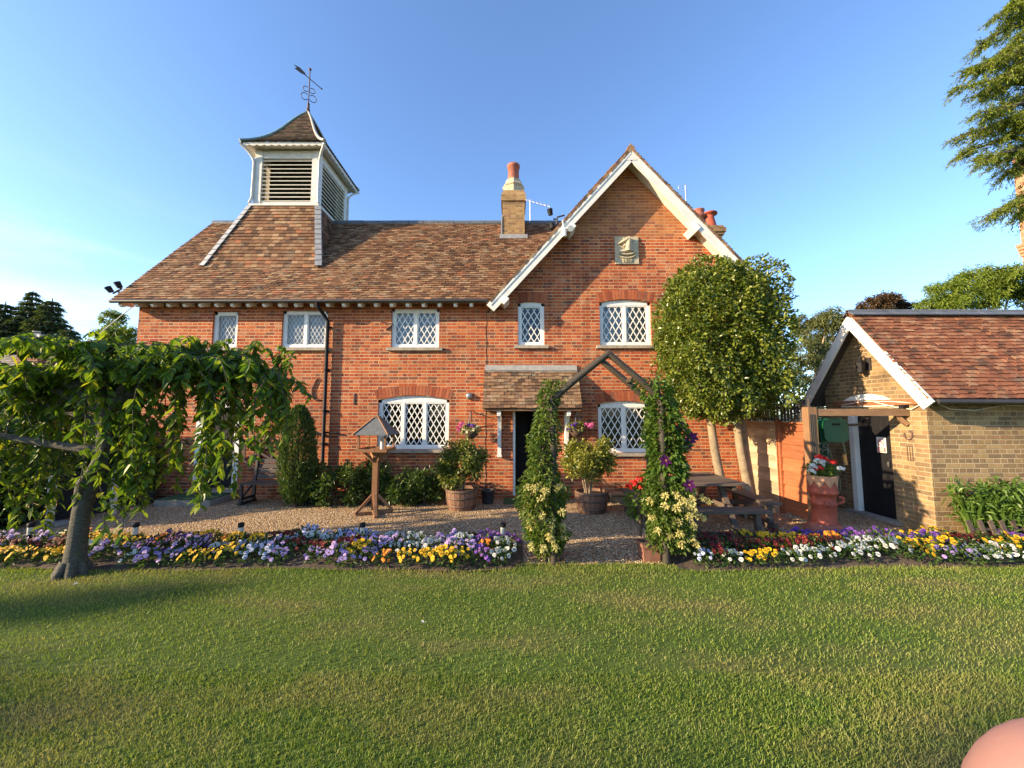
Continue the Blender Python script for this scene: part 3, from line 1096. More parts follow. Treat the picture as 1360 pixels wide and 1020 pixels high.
# scalloped valance and corner brackets
va = MB()
ov = .23
ez = TZ1 + .06
for (p, q) in (((TX0 - ov, TY0 - ov), (TX1 + ov, TY0 - ov)), ((TX1 + ov, TY0 - ov), (TX1 + ov, TY1 + ov)), ((TX1 + ov, TY1 + ov), (TX0 - ov, TY1 + ov)), ((TX0 - ov, TY1 + ov), (TX0 - ov, TY0 - ov))):
    p, q = np.array((*p, ez)), np.array((*q, ez))
    ns = 11
    d = (q - p) / ns
    inn = nrm(np.cross((0, 0, 1), d)) * .025
    for i in range(ns):
        a = p + d * i
        pts = [a + np.array((0, 0, .02)), a + np.array((0, 0, -.05))] + [a + d * k + np.array((0, 0, -.05 - .04 * math.sin(math.pi * k))) for k in (.25, .5, .75)] + [a + d + np.array((0, 0, -.05)), a + d + np.array((0, 0, .02))]
        va.prism(pts, inn)
va.poly([(TX0 - ov, TY0 - ov, ez), (TX0 - ov, TY1 + ov, ez), (TX1 + ov, TY1 + ov, ez), (TX1 + ov, TY0 - ov, ez)])
va.build('valance', OFFW, tower)
for X, sx in ((TX0, -1), (TX1, 1)):
    for Y, sy in ((TY0, -1), (TY1, 1)):
        va = MB()
        f = lambda t: (X + sx * (.015 + .25 * t ** 2.2), Y + sy * (.015 + .25 * t ** 2.2), TZ1 - .42 + .44 * t)
        va.tube([(X + sx * .06, Y + sy * .06, TZ0 + .01), (X + sx * .02, Y + sy * .02, TZ0 + .2)] + [f(k / 6) for k in range(7)], .035, 6)
        va.build('corner_bracket', OFFW, tower)
# swept pointed cap
AP = np.array(((TX0 + TX1) / 2, (TY0 + TY1) / 2, 11.36))
hw, hd = (TX1 - TX0) / 2 + ov + .04, (TY1 - TY0) / 2 + ov + .04


def cap_w(t):            # half-width factor going up the swept roof
    return (1 - t) ** 1.0 * (1 - .20 * math.sin(math.pi * t ** .85)) if t < 1 else 0.


def cap_pt(side, a, t):
    f = cap_w(t)
    z = ez + .02 + (AP[2] - ez) * t
    xy = {0: (a * hw * f, -hd * f), 1: (hw * f, a * hd * f), 2: (-a * hw * f, hd * f), 3: (-hw * f, -a * hd * f)}[side]
    return np.array((AP[0] + xy[0], AP[1] + xy[1], z))


cp = MB()
NR = 24
for side in range(4):
    nmv = {0: (0, -1, .5), 1: (1, 0, .5), 2: (0, 1, .5), 3: (-1, 0, .5)}[side]
    for i in range(NR):
        t0, t1 = i / NR, min(.97, (i + 1.15) / NR)
        nc = max(1, int(cap_w(t0) * 2 * hw / .15))
        for j in range(nc):
            a0, a1 = -1 + 2 * j / nc, -1 + 2 * (j + 1) / nc - .012
            lf = nrm(np.array(nmv)) * .018
            A, B, C_, D_ = cap_pt(side, a0, t0) + lf, cap_pt(side, a1, t0) + lf, cap_pt(side, a1, t1), cap_pt(side, a0, t1)
            r = random.random()
            cp.add([A, B, C_, D_, A - lf, B - lf], [(0, 1, 2, 3), (4, 5, 1, 0)], 0, r)
capo = cp.build('cap_roof', TILESD, tower)
hp = MB()
for a, side, mat in ((1, 0, 0), (-1, 0, 1), (1, 1, 0), (1, 2, 1)):
    pts = [cap_pt(side, a, t) + np.array((0, 0, .015)) for t in np.linspace(0, .985, 14)]
    hp.tube(pts, np.linspace(.05, .032, 14), 8, mat)
hp.build('hip_flashing', [LEADW, VERDI], tower)
# weather vane
wv = MB()
a0 = AP + np.array((0, 0, -.08))
wv.lathe([(.06, 0), (.05, .12), (.06, .16), (.04, .20), (.035, .34), (.045, .36), (.02, .40)], a0, 10, 0)
top = AP[2] + .34
wv.tube([AP + np.array((0, 0, .3)), AP + np.array((0, 0, 1.42))], .016, 6)
for an in range(4):
    ca, sa = math.cos(an * math.pi / 2 + .5), math.sin(an * math.pi / 2 + .5)
    for (zc, rr) in ((.50, .10), (.76, .075)):
        pts = [AP + np.array((ca * (.015 + rr + rr * math.cos(th)), sa * (.015 + rr + rr * math.cos(th)), zc + rr * 1.15 * math.sin(th))) for th in np.linspace(-2.6, 2.4, 12)]
        wv.tube(pts, .011, 5)
wv.lathe([(.0, 0), (.045, .04), (.045, .07), (.0, .11)], AP + np.array((0, 0, 1.40)), 8)
ang = math.radians(-35)
d = np.array((.45, .89, 0))
d = nrm(d)
c = AP + np.array((0, 0, 1.14))
wv.tube([c - d * .32, c + d * .42], .013, 6)
wv.lathe([(.0, 0), (.035, .03), (.0, .07)], c + d * .42 - np.array((0, 0, .03)), 6)
up = np.array((0, 0, 1.))
fl = [c - d * .12, c - d * .18 + up * .06, c - d * .34 + up * .08, c - d * .52 + up * .02, c - d * .42, c - d * .50 - up * .08, c - d * .28 - up * .06]
wv.prism(fl, np.cross(d, up) * .012)
wv.build('weather_vane', [RUSTY, TERRADK], tower)
# tiled skirt below the tower
sk = MB()
top_c = [(TX0 - .03, TY0 - .03), (TX1 + .03, TY0 - .03), (TX1 + .03, TY1), (TX0 - .03, TY1)]
zt, zb = TZ0 - .05, 5.5
bx, by = .60, .93
bot = [(TX0 - bx, TY0 - by), (TX1 + bx, TY0 - by), (TX1 + bx, TY1 + .5), (TX0 - bx, TY1 + .5)]


def skirt(side):
    i, k = side, (side + 1) % 4
    A, B = np.array((*bot[i], zb)), np.array((*bot[k], zb))
    C_, D_ = np.array((*top_c[k], zt)), np.array((*top_c[i], zt))
    n_r = 20
    for r in range(n_r):
        t0, t1 = r / n_r, min(1, (r + 1.2) / n_r)
        sw = lambda t: t - .05 * math.sin(math.pi * t)
        P0, Q0 = A + (D_ - A) * t0, B + (C_ - B) * t0
        P1, Q1 = A + (D_ - A) * t1, B + (C_ - B) * t1
        nmv = nrm(np.cross(B - A, D_ - A))
        nc = int(np.linalg.norm(Q0 - P0) / .165)
        for j in range(nc):
            off = .5 * (r % 2) / nc
            u0, u1 = min(1, j / nc + off), min(1, (j + .965) / nc + off)
            if u1 - u0 < .01:
                continue
            X0, X1, Y1, Y0 = P0 + (Q0 - P0) * u0, P0 + (Q0 - P0) * u1, P1 + (Q1 - P1) * u1, P1 + (Q1 - P1) * u0
            l = nmv * (.018 + random.random() * .008)
            if (X0[2] + Y0[2]) / 2 < main_z((X0[1] + Y0[1]) / 2) - .12:
                continue
            sk.add([X0 + l, X1 + l, Y1, Y0, X0, X1], [(0, 1, 2, 3), (4, 5, 1, 0)], 0, random.random())
    sk.add([A - nmv * .02, B - nmv * .02, C_ - nmv * .02, D_ - nmv * .02], [(0, 1, 2, 3)], 0, .3)


for sd in range(4):
    skirt(sd)
sk.build('tower_skirt', TILES, tower)
for i in (0, 1):
    hf = MB()
    A, D_ = np.array((*bot[i], zb)), np.array((*top_c[i], zt))
    pts = [A + (D_ - A) * t for t in np.linspace(0, 1, 14)]
    pts = [p for p in pts if p[2] > main_z(p[1]) - .02]
    sx = -1 if i == 0 else 1
    for p, q in zip(pts[:-1], pts[1:]):
        hf.bar(p + np.array((sx * .015, -.03, 0)), q + np.array((sx * .015, -.03, -.02)), .16, .02, up=(sx * .25, -1, .3))
        hf.bar(p + np.array((sx * .03, .05, 0)), q + np.array((sx * .03, .05, -.02)), .14, .02, up=(sx, -.1, .3))
    hf.build('skirt_flashing', LEAD if i == 0 else LEADW, tower)

# chimneys -------------------------------------------------------------------
ch = MB()
p = at(682, 300, 10.75)
cx, cy = p[0], 10.75
ch.box((cx - .32, cy - .3, 6.6), (cx + .32, cy + .42, 8.05))
ch.box((cx - .36, cy - .34, 8.053), (cx + .36, cy + .46, 8.22))
ch.prism([(cx - .36, cy - .34, 8.222), (cx + .36, cy - .34, 8.222), (cx + .30, cy - .28, 8.40), (cx - .30, cy - .28, 8.40)], (0, .74, 0))
cho = ch.build('chimney', STACKB, rf)
c2 = MB()
c2.lathe([(.30, 0), (.30, .22), (.33, .25), (.33, .28), (.24, .38), (.24, .46)], (cx, cy + .06, 8.40), 8, 0, smooth=False)
c2.build('chimney_cap', STONE, cho)
c2 = MB()
c2.lathe([(.17, .44), (.165, .88), (.195, .90), (.195, .97), (.15, .97), (.14, .7)], (cx, cy + .06, 8.40), 16, 0, cap=False)
c2.build('chimney_pot', TERRADK, cho)
c2 = MB()
c2.box((cx - .40, cy - .36, 6.9), (cx + .40, cy - .305, 7.03))
c2.box((cx - .36, cy - .32, 7.04), (cx - .325, cy + .3, 7.6))
c2.build('lead_apron', LEAD, cho)
ch = MB()
q = at(933, 270, 12.6)
qx, qy = q[0] + .05, 12.6
ch.box((qx - .42, qy - .3, 5.), (qx + .36, qy + .4, 7.85))
for k, (e, z0, z1) in enumerate(((.04, 7.853, 7.93), (.09, 7.933, 8.01), (.13, 8.013, 8.16), (.08, 8.163, 8.25))):
    ch.box((qx - .42 - e, qy - .3 - e, z0), (qx + .36 + e, qy + .4 + e, z1))
cho = ch.build('chimney', STACKB, rf)
c3 = MB()
c3.lathe([(.20, 0), (.18, .4), (.25, .44), (.25, .48), (.2, .5), (.2, .62), (.22, .66), (.22, .7), (.15, .7)], (qx - .24, qy - .02, 8.25), 16, 0)
c3.build('chimney_pot', TERRADK, cho)
c3 = MB()
c3.lathe([(.24, 0), (.22, .1), (.15, .42), (.15, .5), (.26, .52), (.26, .55), (.13, .57)], (qx + .12, qy - .08, 8.25), 16, 0)
c3.build('chimney_pot', TERRA, cho)

# porch canopy, doors ---------------------------------------------------------
cn = MB()
CX0, CX1, CY, CZ0, CZ1 = -.64, 1.52, 8.18, 2.02, 2.93
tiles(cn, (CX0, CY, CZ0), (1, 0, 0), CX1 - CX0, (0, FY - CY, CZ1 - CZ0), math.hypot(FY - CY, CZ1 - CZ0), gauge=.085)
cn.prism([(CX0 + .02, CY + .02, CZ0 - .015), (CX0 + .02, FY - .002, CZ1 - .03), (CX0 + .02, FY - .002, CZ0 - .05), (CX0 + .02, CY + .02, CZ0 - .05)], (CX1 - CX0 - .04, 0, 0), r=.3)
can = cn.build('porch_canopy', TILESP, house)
fl = MB()
for k in range(3):
    a, b = CX0 + .02 + k * .71, CX0 + .02 + k * .71 + .705
    fl.box((a, FY - .035, CZ1 - .03), (b, FY - .001, CZ1 + .10))
    fl.bar((a, FY - .05, CZ1 - .05), (b, FY - .05, CZ1 - .05), .02, .09, up=(0, -.5, 1))
fl.build('flashing', LEADW, can)
for X in (-.33, 1.20):
    bb = MB()
    bb.box((X, FY - .07, .98), (X + .085, FY - .001, 1.97))
    bb.box((X, CY + .06, 1.89), (X + .085, FY - .07, 1.965))
    pts = [(X + .042, FY - .08 - .36 * (1 - math.cos(a)), 1.2 + .70 * math.sin(a)) for a in np.linspace(0, math.pi / 2, 8)]
    for p, q in zip(pts[:-1], pts[1:]):
        bb.bar(p, q, .075, .075)
    bb.box((X - .012, FY - .09, .93), (X + .097, FY - .0015, .978))
    bb.build('bracket', WHITE, can)
df = MB()
df.box((.0, FY + .03, .06), (.075, FY + .13, 2.04))
df.box((.965, FY + .03, .06), (1.04, FY + .13, 2.04))
df.box((.075, FY + .03, 1.97), (.965, FY + .13, 2.04))
dfo = df.build('door_frame', WHITE, house)
dd = MB()   # black door standing open inwards
h0, h1 = np.array((.95, FY + .14, 0)), np.array((.42, FY + .70, 0))
dd.bar(h0 + np.array((0, 0, 1.02)), h1 + np.array((0, 0, 1.02)), .045, 1.89)
dv = nrm(h1 - h0)
for (a, b, c_) in ((.10, .34, .55), (.44, .68, .55), (.10, .34, 1.42), (.44, .68, 1.42)):
    dd.bar(h0 + dv * a + np.array((-.02, -.02, c_)), h0 + dv * b + np.array((-.02, -.02, c_)), .012, .62)
dob = dd.build('door', BLACK, dfo)
kn = MB()
kn.lathe([(.02, -.03), (.03, 0), (.02, .03)], h0 + dv * .7 + np.array((-.05, -.05, 1.02)), 10)
kn.build('handle', ALU, dob)
df = MB()
df.box((-7.24, FY - .02, .2), (-7.10, FY + .13, 2.16))
df.box((-6.36, FY - .02, .2), (-6.24, FY + .13, 2.16))
df.box((-7.10, FY - .02, 2.05), (-6.36, FY + .13, 2.16))
dfo = df.build('door_frame', WHITE, house)
dd = MB()
dd.box((-7.09, FY + .04, .24), (-6.37, FY + .09, 2.04))
dd.box((-7.0, FY + .032, .4), (-6.46, FY + .0395, 1.0))
dd.box((-7.0, FY + .032, 1.2), (-6.46, FY + .0395, 1.9))
dd.build('door', BLACK, dfo)
MB().box((-7.3, FY - .12, .15), (-6.2, FY + .1, .198)).build('threshold', SILL, house)

# carved stone plaque with relief
pl = MB()
X0, X1, Z0, Z1 = 2.45, 3.01, 5.45, 6.12
pl.box((X0, FY - .03, Z0), (X1, FY + .01, Z1))
mx_c, y = (X0 + X1) / 2, FY - .04
pl.tube([(mx_c + .19 * math.sin(a), y - .02, Z0 + .30 - .08 * math.cos(a)) for a in np.linspace(-1.5, 1.5, 11)], .032, 8)
pl.tube([(mx_c + .22 * math.sin(a), y - .005, Z0 + .26 - .12 * math.cos(a)) for a in np.linspace(-1.3, 1.3, 11)], .022, 8)
pl.tube([(mx_c - .18, y - .01, Z0 + .30), (mx_c - .08, y - .035, Z0 + .30), (mx_c + .06, y - .035, Z0 + .31), (mx_c + .17, y - .01, Z0 + .31)], [.02, .04, .045, .02], 8)
pl.tube([(mx_c + .02, y - .03, Z0 + .30), (mx_c + .02, y - .04, Z0 + .40), (mx_c + .03, y - .04, Z0 + .48), (mx_c + .05, y - .03, Z0 + .58)], [.075, .062, .06, .055], 10)
pl.tube([(mx_c + .07, y - .04, Z0 + .60), (mx_c - .02, y - .05, Z0 + .57), (mx_c - .12, y - .04, Z0 + .52), (mx_c - .20, y - .02, Z0 + .48)], [.045, .045, .035, .015], 8)
pl.tube([(mx_c - .03, y - .02, Z0 + .47), (mx_c - .09, y - .02, Z0 + .42)], [.03, .02], 8)
for k in range(4):
    pl.tube([(mx_c - .10 + k * .045, y - .06, Z0 + .56 + k * .012), (mx_c - .09 + k * .045, y - .06, Z0 + .61 + k * .012)], .016, 6)
plq = pl.build('stone_plaque', STONE, house)
fc = bpy.data.curves.new('date', 'FONT')
fc.body, fc.size, fc.extrude, fc.align_x = '1877', .12, .012, 'CENTER'
to = bpy.data.objects.new('tmp_date', fc)
me = bpy.data.meshes.new_from_object(to)
bpy.data.objects.remove(to)
me.name = 'date'
me.materials.append(STONE)
do = bpy.data.objects.new('date', me)
COL.objects.link(do)
do.parent = plq
do.location = np.array((mx_c, FY - .042, Z0 + .03)) - np.array(house.location)
do.rotation_euler = (math.pi / 2, 0, 0)

# ---------------------------------------------------------------- brick outbuilding on the right
SX, SY0, SY1 = 6.70, 6.10, 8.05
shed = thing('outbuilding', (8.6, 7.0, 0), 'low yellow brick outbuilding with red tiled roof and open black door', 'outbuilding')
RYs, RZs, EYs, EZs, SXr = 7.06, 3.80, 5.80, 2.13, 6.40
DOOR = (6.72, 7.52, .02, 2.0)     # opening in the gable wall (y0, y1, z0, z1)
w = MB()
sl = (RZs - EZs) / (RYs - EYs)


def sz_top(y):
    return RZs - sl * abs(y - RYs) - .07


ys = [SY0, DOOR[0], DOOR[1], SY1]
for i in range(3):
    a, b = ys[i], ys[i + 1]
    z0 = DOOR[3] if i == 1 else -.2
    pts = [(SX, a, z0), (SX, a, sz_top(a))] + ([(SX, RYs, sz_top(RYs))] if a < RYs < b else []) + [(SX, b, sz_top(b)), (SX, b, z0)]
    w.poly(pts)
w.poly([(SX, SY0, -.2), (SX + 4.5, SY0, -.2), (SX + 4.5, SY0, sz_top(SY0)), (SX, SY0, sz_top(SY0))])
w.poly([(SX, SY1, -.2), (SX, SY1, sz_top(SY1)), (SX + 4.5, SY1, sz_top(SY1)), (SX + 4.5, SY1, -.2)])
w.poly([(SX + 4.5, SY0, -.2), (SX + 4.5, SY1, -.2), (SX + 4.5, SY1, sz_top(SY1)), (SX + 4.5, RYs, sz_top(RYs)), (SX + 4.5, SY0, sz_top(SY0))])
for (y0, z0, y1, z1) in ((DOOR[0], DOOR[2], DOOR[0], DOOR[3]), (DOOR[1], DOOR[2], DOOR[1], DOOR[3])):
    w.poly([(SX, y0, z0), (SX + .22, y0, z0), (SX + .22, y1, z1), (SX, y1, z1)])
w.poly([(SX, DOOR[0], DOOR[3]), (SX + .22, DOOR[0], DOOR[3]), (SX + .22, DOOR[1], DOOR[3]), (SX, DOOR[1], DOOR[3])])
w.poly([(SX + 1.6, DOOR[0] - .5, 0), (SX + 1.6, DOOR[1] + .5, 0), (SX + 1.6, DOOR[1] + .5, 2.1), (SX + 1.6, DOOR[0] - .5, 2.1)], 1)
w.build('wall', [YEL, DARK], shed)
r = MB()
ll = math.hypot(RYs - EYs, RZs - EZs)
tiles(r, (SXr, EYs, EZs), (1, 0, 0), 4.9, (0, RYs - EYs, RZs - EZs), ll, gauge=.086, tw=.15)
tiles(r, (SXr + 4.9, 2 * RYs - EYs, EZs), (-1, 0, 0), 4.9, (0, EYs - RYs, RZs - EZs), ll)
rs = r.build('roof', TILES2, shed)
b = MB()
for sg in (-1, 1):
    ye = RYs + sg * (RYs - EYs)
    b.prism([(SXr + .03, ye - sg * .02, EZs - .02), (SXr + .03, RYs + sg * .002, RZs - .03), (SXr + .03, RYs + sg * .002, RZs - .07), (SXr + .03, ye - sg * .02, EZs - .06)], (4.85, 0, 0))
b.build('roof_boarding', DKW, rs)
b = MB()
x = SXr
while x < SXr + 4.8:
    for sg in (-1, 1):
        b.bar((x, RYs + sg * .06, RZs + .012), (x + .40, RYs + sg * .06, RZs + .012), .17, .022, up=(0, sg * .75, 1))
    b.tube([(x, RYs, RZs + .06), (x + .405, RYs, RZs + .06)], .035, 8)
    x += .412
b.build('ridge', SLATE, rs)
for sg in (-1, 1):
    b = MB()
    e = np.array((SXr + .02, RYs + sg * (RYs - EYs), EZs - .10))
    t_ = np.array((SXr + .02, RYs + sg * .003, RZs - .14))
    b.bar(e, t_, .03, .19, up=(0, sg * sl, 1))
    b.build('barge_board', WHITE, shed)
MB().prism([(SXr - .012, RYs + .13, RZs - .32), (SXr - .012, RYs + .13, RZs - .18), (SXr - .012, RYs, RZs - .05), (SXr - .012, RYs - .13, RZs - .18), (SXr - .012, RYs - .13, RZs - .32)], (.05, 0, 0)).build('apex_board', WHITE, shed)
gm = MB()
gm.tube([(SXr + .1, EYs - .04, EZs - .04), (SXr + 4.8, EYs - .04, EZs - .06)], .04, 8)
gm.build('gutter', IRON, shed)
f = MB()
f.box((SX - .02, DOOR[1] - .10, .02), (SX + .13, DOOR[1] - .002, 1.99))
f.box((SX + .05, DOOR[0] + .002, .02), (SX + .13, DOOR[0] + .05, 1.99))
f.box((SX + .05, DOOR[0] + .05, 1.90), (SX + .13, DOOR[1] - .1, 1.99))
fo = f.build('door_frame', WHITE, shed)
d = MB()     # planked door
for k in range(6):
    y0 = DOOR[0] + .055 + k * .106
    d.box((SX + .075, y0, .05), (SX + .115, y0 + .103, 1.895))
do2 = d.build('door', BLACK, fo)
k = MB()
k.lathe([(.02, -.05), (.03, 0), (.02, .05)], (SX + .05, DOOR[0] + .12, 1.0), 8)
k.build('handle', IRON, do2)
# segmental timber lintel over the door, white tympanum, bearer board
a = MB()
N = 10
pts = [(SX - .03, DOOR[0] - .12 + (DOOR[1] - DOOR[0] + .24) * i / N, 2.14 + .14 * (1 - (2 * i / N - 1) ** 2)) for i in range(N + 1)]
a.prism(pts + [(SX - .03, DOOR[1] + .12, 2.04), (SX - .03, DOOR[0] - .12, 2.04)], (.03, 0, 0))
a.build('door_head', WHITE, shed)
MB().box((SX - .045, SY0 + .05, 2.06), (SX - .031, DOOR[1] + .3, 2.16)).build('lintel', wood('red_oak', (.33, .13, .06)), shed)
MB().box((SX - .12, DOOR[0] - .1, -.02), (SX + .2, DOOR[1] + .1, .045)).build('threshold', CONC, shed)

# no smoking sign on the door
sg = MB()
yc, zc = DOOR[0] + .24, 1.34
X = SX + .062
sg.box((X, yc - .085, zc - .14), (X + .008, yc + .085, zc + .14), 0)
nn = 24
for i in range(nn):
    a0, a1 = 2 * math.pi * i / nn, 2 * math.pi * (i + 1) / nn
    q = lambda a, r: (X - .002, yc + r * math.cos(a), zc + .05 + r * math.sin(a))
    sg.poly([q(a0, .052), q(a0, .066), q(a1, .066), q(a1, .052)], 1)
sg.bar((X - .003, yc + .04, zc + .09), (X - .003, yc - .04, zc + .01), .003, .012, 1)
sg.box((X - .002, yc - .04, zc + .043), (X - .0008, yc + .03, zc + .057), 2)
sg.box((X - .002, yc + .033, zc + .043), (X - .0008, yc + .043, zc + .057), 1)
sg.box((X - .002, yc - .075, zc - .13), (X - .0008, yc + .075, zc - .045), 1)
for z in (-.068, -.092, -.116):
    sg.box((X - .004, yc - .055, zc + z), (X - .0022, yc + .055, zc + z + .010), 0)
REDP = plain('sign_red', (.55, .03, .03), .4, .05)
tag(sg.build('no_smoking_sign', [plain('sign_white', (.72, .72, .70), .4, .04), REDP, BLACK]), 'small white no smoking sign fixed to the black outbuilding door', 'sign')
# carriage lantern on the gable
lt = thing('wall_lantern', (SX - .12, 7.02, 2.72), 'black carriage lantern high on the outbuilding gable', 'lantern')
b = MB()
b.box((SX - .025, 6.96, 2.72), (SX - .001, 7.08, 2.95))
b.tube([(SX - .02, 7.02, 2.90), (SX - .08, 7.02, 2.98), (SX - .16, 7.02, 2.97)], .012, 6)
b.build('bracket', IRON, lt)
b = MB()
b.lathe([(.03, 0), (.055, .02), (.075, .2), (.085, .21), (.02, .28), (.01, .31)], (SX - .16, 7.02, 2.66), 6, smooth=False)
b.build('lamp_case', BLACK, lt)
b = MB()
b.lathe([(.057, 0), (.072, .15)], (SX - .16, 7.02, 2.70), 6, smooth=False)
b.build('lamp_glass', plain('lamp_pane', (.45, .45, .42), .15, .1), lt)
# horseshoe and the old iron frame below it
h = MB()
h.tube([(SX - .015, 6.40 + .065 * math.cos(a), 1.55 + .075 * math.sin(a)) for a in np.linspace(1.9, 6.7, 14)], .011, 6)
tag(h.build('horseshoe', RUSTY), 'old iron horseshoe hung on the sunlit yellow brick gable', 'horseshoe')
h = MB()
h.tube([(SX - .012, 6.36, 1.12), (SX - .012, 6.36, 1.36), (SX - .012, 6.44, 1.36), (SX - .012, 6.44, 1.12), (SX - .012, 6.36, 1.12)], .004, 6)
h.tube([(SX - .012, 6.40, 1.12), (SX - .012, 6.40, 1.36)], .003, 6)
tag(h.build('iron_bracket', RUSTY), 'small rusty iron frame on the yellow brick below the horseshoe', 'wall fitting')
h = MB()
h.box((SX - .10, 6.36, 2.005), (SX - .001, 6.44, 2.055))
h.lathe([(.03, 0), (.045, .06), (.0, .07)], (SX - .08, 6.40, 1.95), 8)
tag(h.build('floodlight', BLACK), 'little black floodlight at the beam end of the outbuilding', 'floodlight')
# cable strung along the eaves
cb = MB()
cp_ = [(SX - .05, 7.6, 2.08), (SX - .06, 7.1, 2.14), (SX - .05, 6.6, 2.12), (SX - .03, 6.12, 2.07), (SX + .1, SY0 - .03, 2.10), (SX + .35, SY0 - .03, 1.98), (SX + .75, SY0 - .03, 1.96), (SX + 1.2, SY0 - .03, 2.04), (SX + 1.22, SY0 - .03, 1.97), (SX + 1.22, SY0 - .03, 2.04), (SX + 2.2, SY0 - .03, 2.03)]
cb.tube(cp_, .009, 5)
cb.tube([(SX - .03, 6.15, 2.06), (SX - .03, 6.3, 1.98), (SX - .05, 6.55, 2.02), (SX - .06, 6.9, 2.12)], .009, 5)
tag(cb.build('cable', CREAM), 'pale cable sagging along the eaves of the outbuilding', 'cable')

# timber frame and hose reel beside the outbuilding
fr = thing('timber_frame', (5.18, 6.5, 0), 'brown timber post and beam joined to the outbuilding wall', 'post and beam')
MB().box((5.10, 6.50, 0), (5.25, 6.64, 2.02)).build('post', BROWNW, fr)
b = MB()
b.bar((5.255, 6.56, 1.93), (SX - .005, 6.40, 1.93), .09, .12)
b.build('beam', wood('beam_wood', (.19, .11, .06), stretch=(.15, 1, 1)), fr)
b = MB()
b.bar((SX - .16, 6.44, 1.88), (SX - .02, 6.40, 1.72), .06, .06)
b.build('brace', BROWNW, fr)
b = MB()
for k in range(3):
    b.tube([(5.12 + k * .03, 6.49, z) for z in (.2, .9, 1.4, 1.9)], .008, 5)
b.build('hanging_wire', IRON, fr)
hr = thing('hose_reel', (6.0, 7.35, 1.35), 'green plastic hose reel hung on the shaded outbuilding wall', 'hose reel')
c = at(1101, 572, 6.95)
b = MB()
prof = []
for (qx_, qz_, a0_) in ((.16, .12, 0), (-.16, .12, 90), (-.15, -.12, 180), (.15, -.12, 270)):
    for k in range(5):
        th = math.radians(a0_ + 22.5 * k)
        prof.append((qx_ + .09 * math.cos(th), qz_ + .09 * math.sin(th)))
for (d0_, d1_, k_) in ((-.16, -.10, .90), (-.0995, .0995, 1.0), (.10, .16, .90)):
    b.prism([c + np.array((x_ * k_, d0_, z_ * k_)) for x_, z_ in prof], (0, d1_ - d0_, 0))
b.build('drum_case', GREENP, hr)
b = MB()
b.box(c + np.array((-.17, -.10, .13)), c + np.array((.17, .12, .23)))
b.box(c + np.array((-.07, -.165, .10)), c + np.array((.07, -.10, .14)), 1)
b.build('handle', [GREENP, BLACK], hr)
b = MB()
b.bar(c + np.array((.0, .10, .1)), (SX - .01, c[1] + .2, c[2] + .1), .05, .05)
b.build('bracket', IRON, hr)
b = MB()
b.tube([c + np.array((.12, -.10, -.12)), c + np.array((.17, -.1, -.3)), c + np.array((.19, -.1, -.5)), c + np.array((.14, -.1, -.62))], .014, 6)
b.tube([c + np.array((-.12, -.05, -.14)), c + np.array((-.02, -.05, -.5)), c + np.array((.14, 0, -.9)), c + np.array((.12, 0, -1.1)), c + np.array((-.02, 0, -1.17))], .012, 6)
b.tube([c + np.array((.16, -.1, -.42)), c + np.array((.18, -.1, -.6))], .03, 8, 1)
b.build('hose', [plain('hose_green', (.10, .12, .07), .5, .1), plain('hose_tip', (.5, .25, .06), .5, .1)], hr)

# fence panels between house and outbuilding ---------------------------------------
FXX = 5.22


def fence_panel(name, y0, y1, ztop, mat, label, lattice_h):
    f = thing('fence', (FXX, (y0 + y1) / 2, 0), label, 'fence', 'fence panels between house and outbuilding')
    b = MB()
    nb = int(ztop / .125)
    for k in range(nb):
        z = .06 + k * (ztop - .06) / nb
        b.bar((FXX + .012 * (k % 2), y0 + .05, z + .07), (FXX + .012 * (k % 2), y1 - .05, z + .07), .016, .148, up=(.14, 0, 1), r=random.random())
    b.build('board_panel', mat, f)
    for yy in (y0 + .03, y1 - .03):
        MB().bar((FXX - .022, yy, 0.02), (FXX - .022, yy, ztop + .02), .05, .05, r=.6).build('batten', mat, f)
    b = MB()
    b.box((FXX - .035, y0, ztop), (FXX + .04, y1, ztop + .035))
    b.build('capping', mat, f)
    b = MB()
    zz = ztop + .04
    n_ = int((y1 - y0) / .085)
    for k in range(n_):
        yy = y0 + .04 + k * .085
        b.bar((FXX + .02, yy, zz), (FXX + .02, yy + random.uniform(-.01, .01), zz + lattice_h + random.uniform(-.03, .03)), .05, .015, up=(1, 0, 0))
    b.bar((FXX + .04, y0, zz + lattice_h * .6), (FXX + .04, y1, zz + lattice_h * .6), .02, .04)
    b.build('paling_top', DKW, f)
    return f


fence_panel('fence_panel', 7.42, 8.62, 1.72, PALEW, 'pale unpainted fence panel nearest the house wall', .42)
fence_panel('fence_panel', 6.62, 7.40, 1.72, ORANGEW, 'orange stained fence panel beside the brown timber post', .42)
for (yy, lb) in ((8.66, 'slim fence post against the end of the brick house'), (7.41, 'slim reddish fence post between pale and orange panels')):
    o = MB().bar((FXX - .03, yy, 0), (FXX - .03, yy, 1.80), .07, .02, r=.2).bar((FXX + .03, yy, 0), (FXX + .03, yy, 1.80), .04, .07, r=.2).build('fence_post', ORANGEW)
    tag(o, lb, 'fence post')

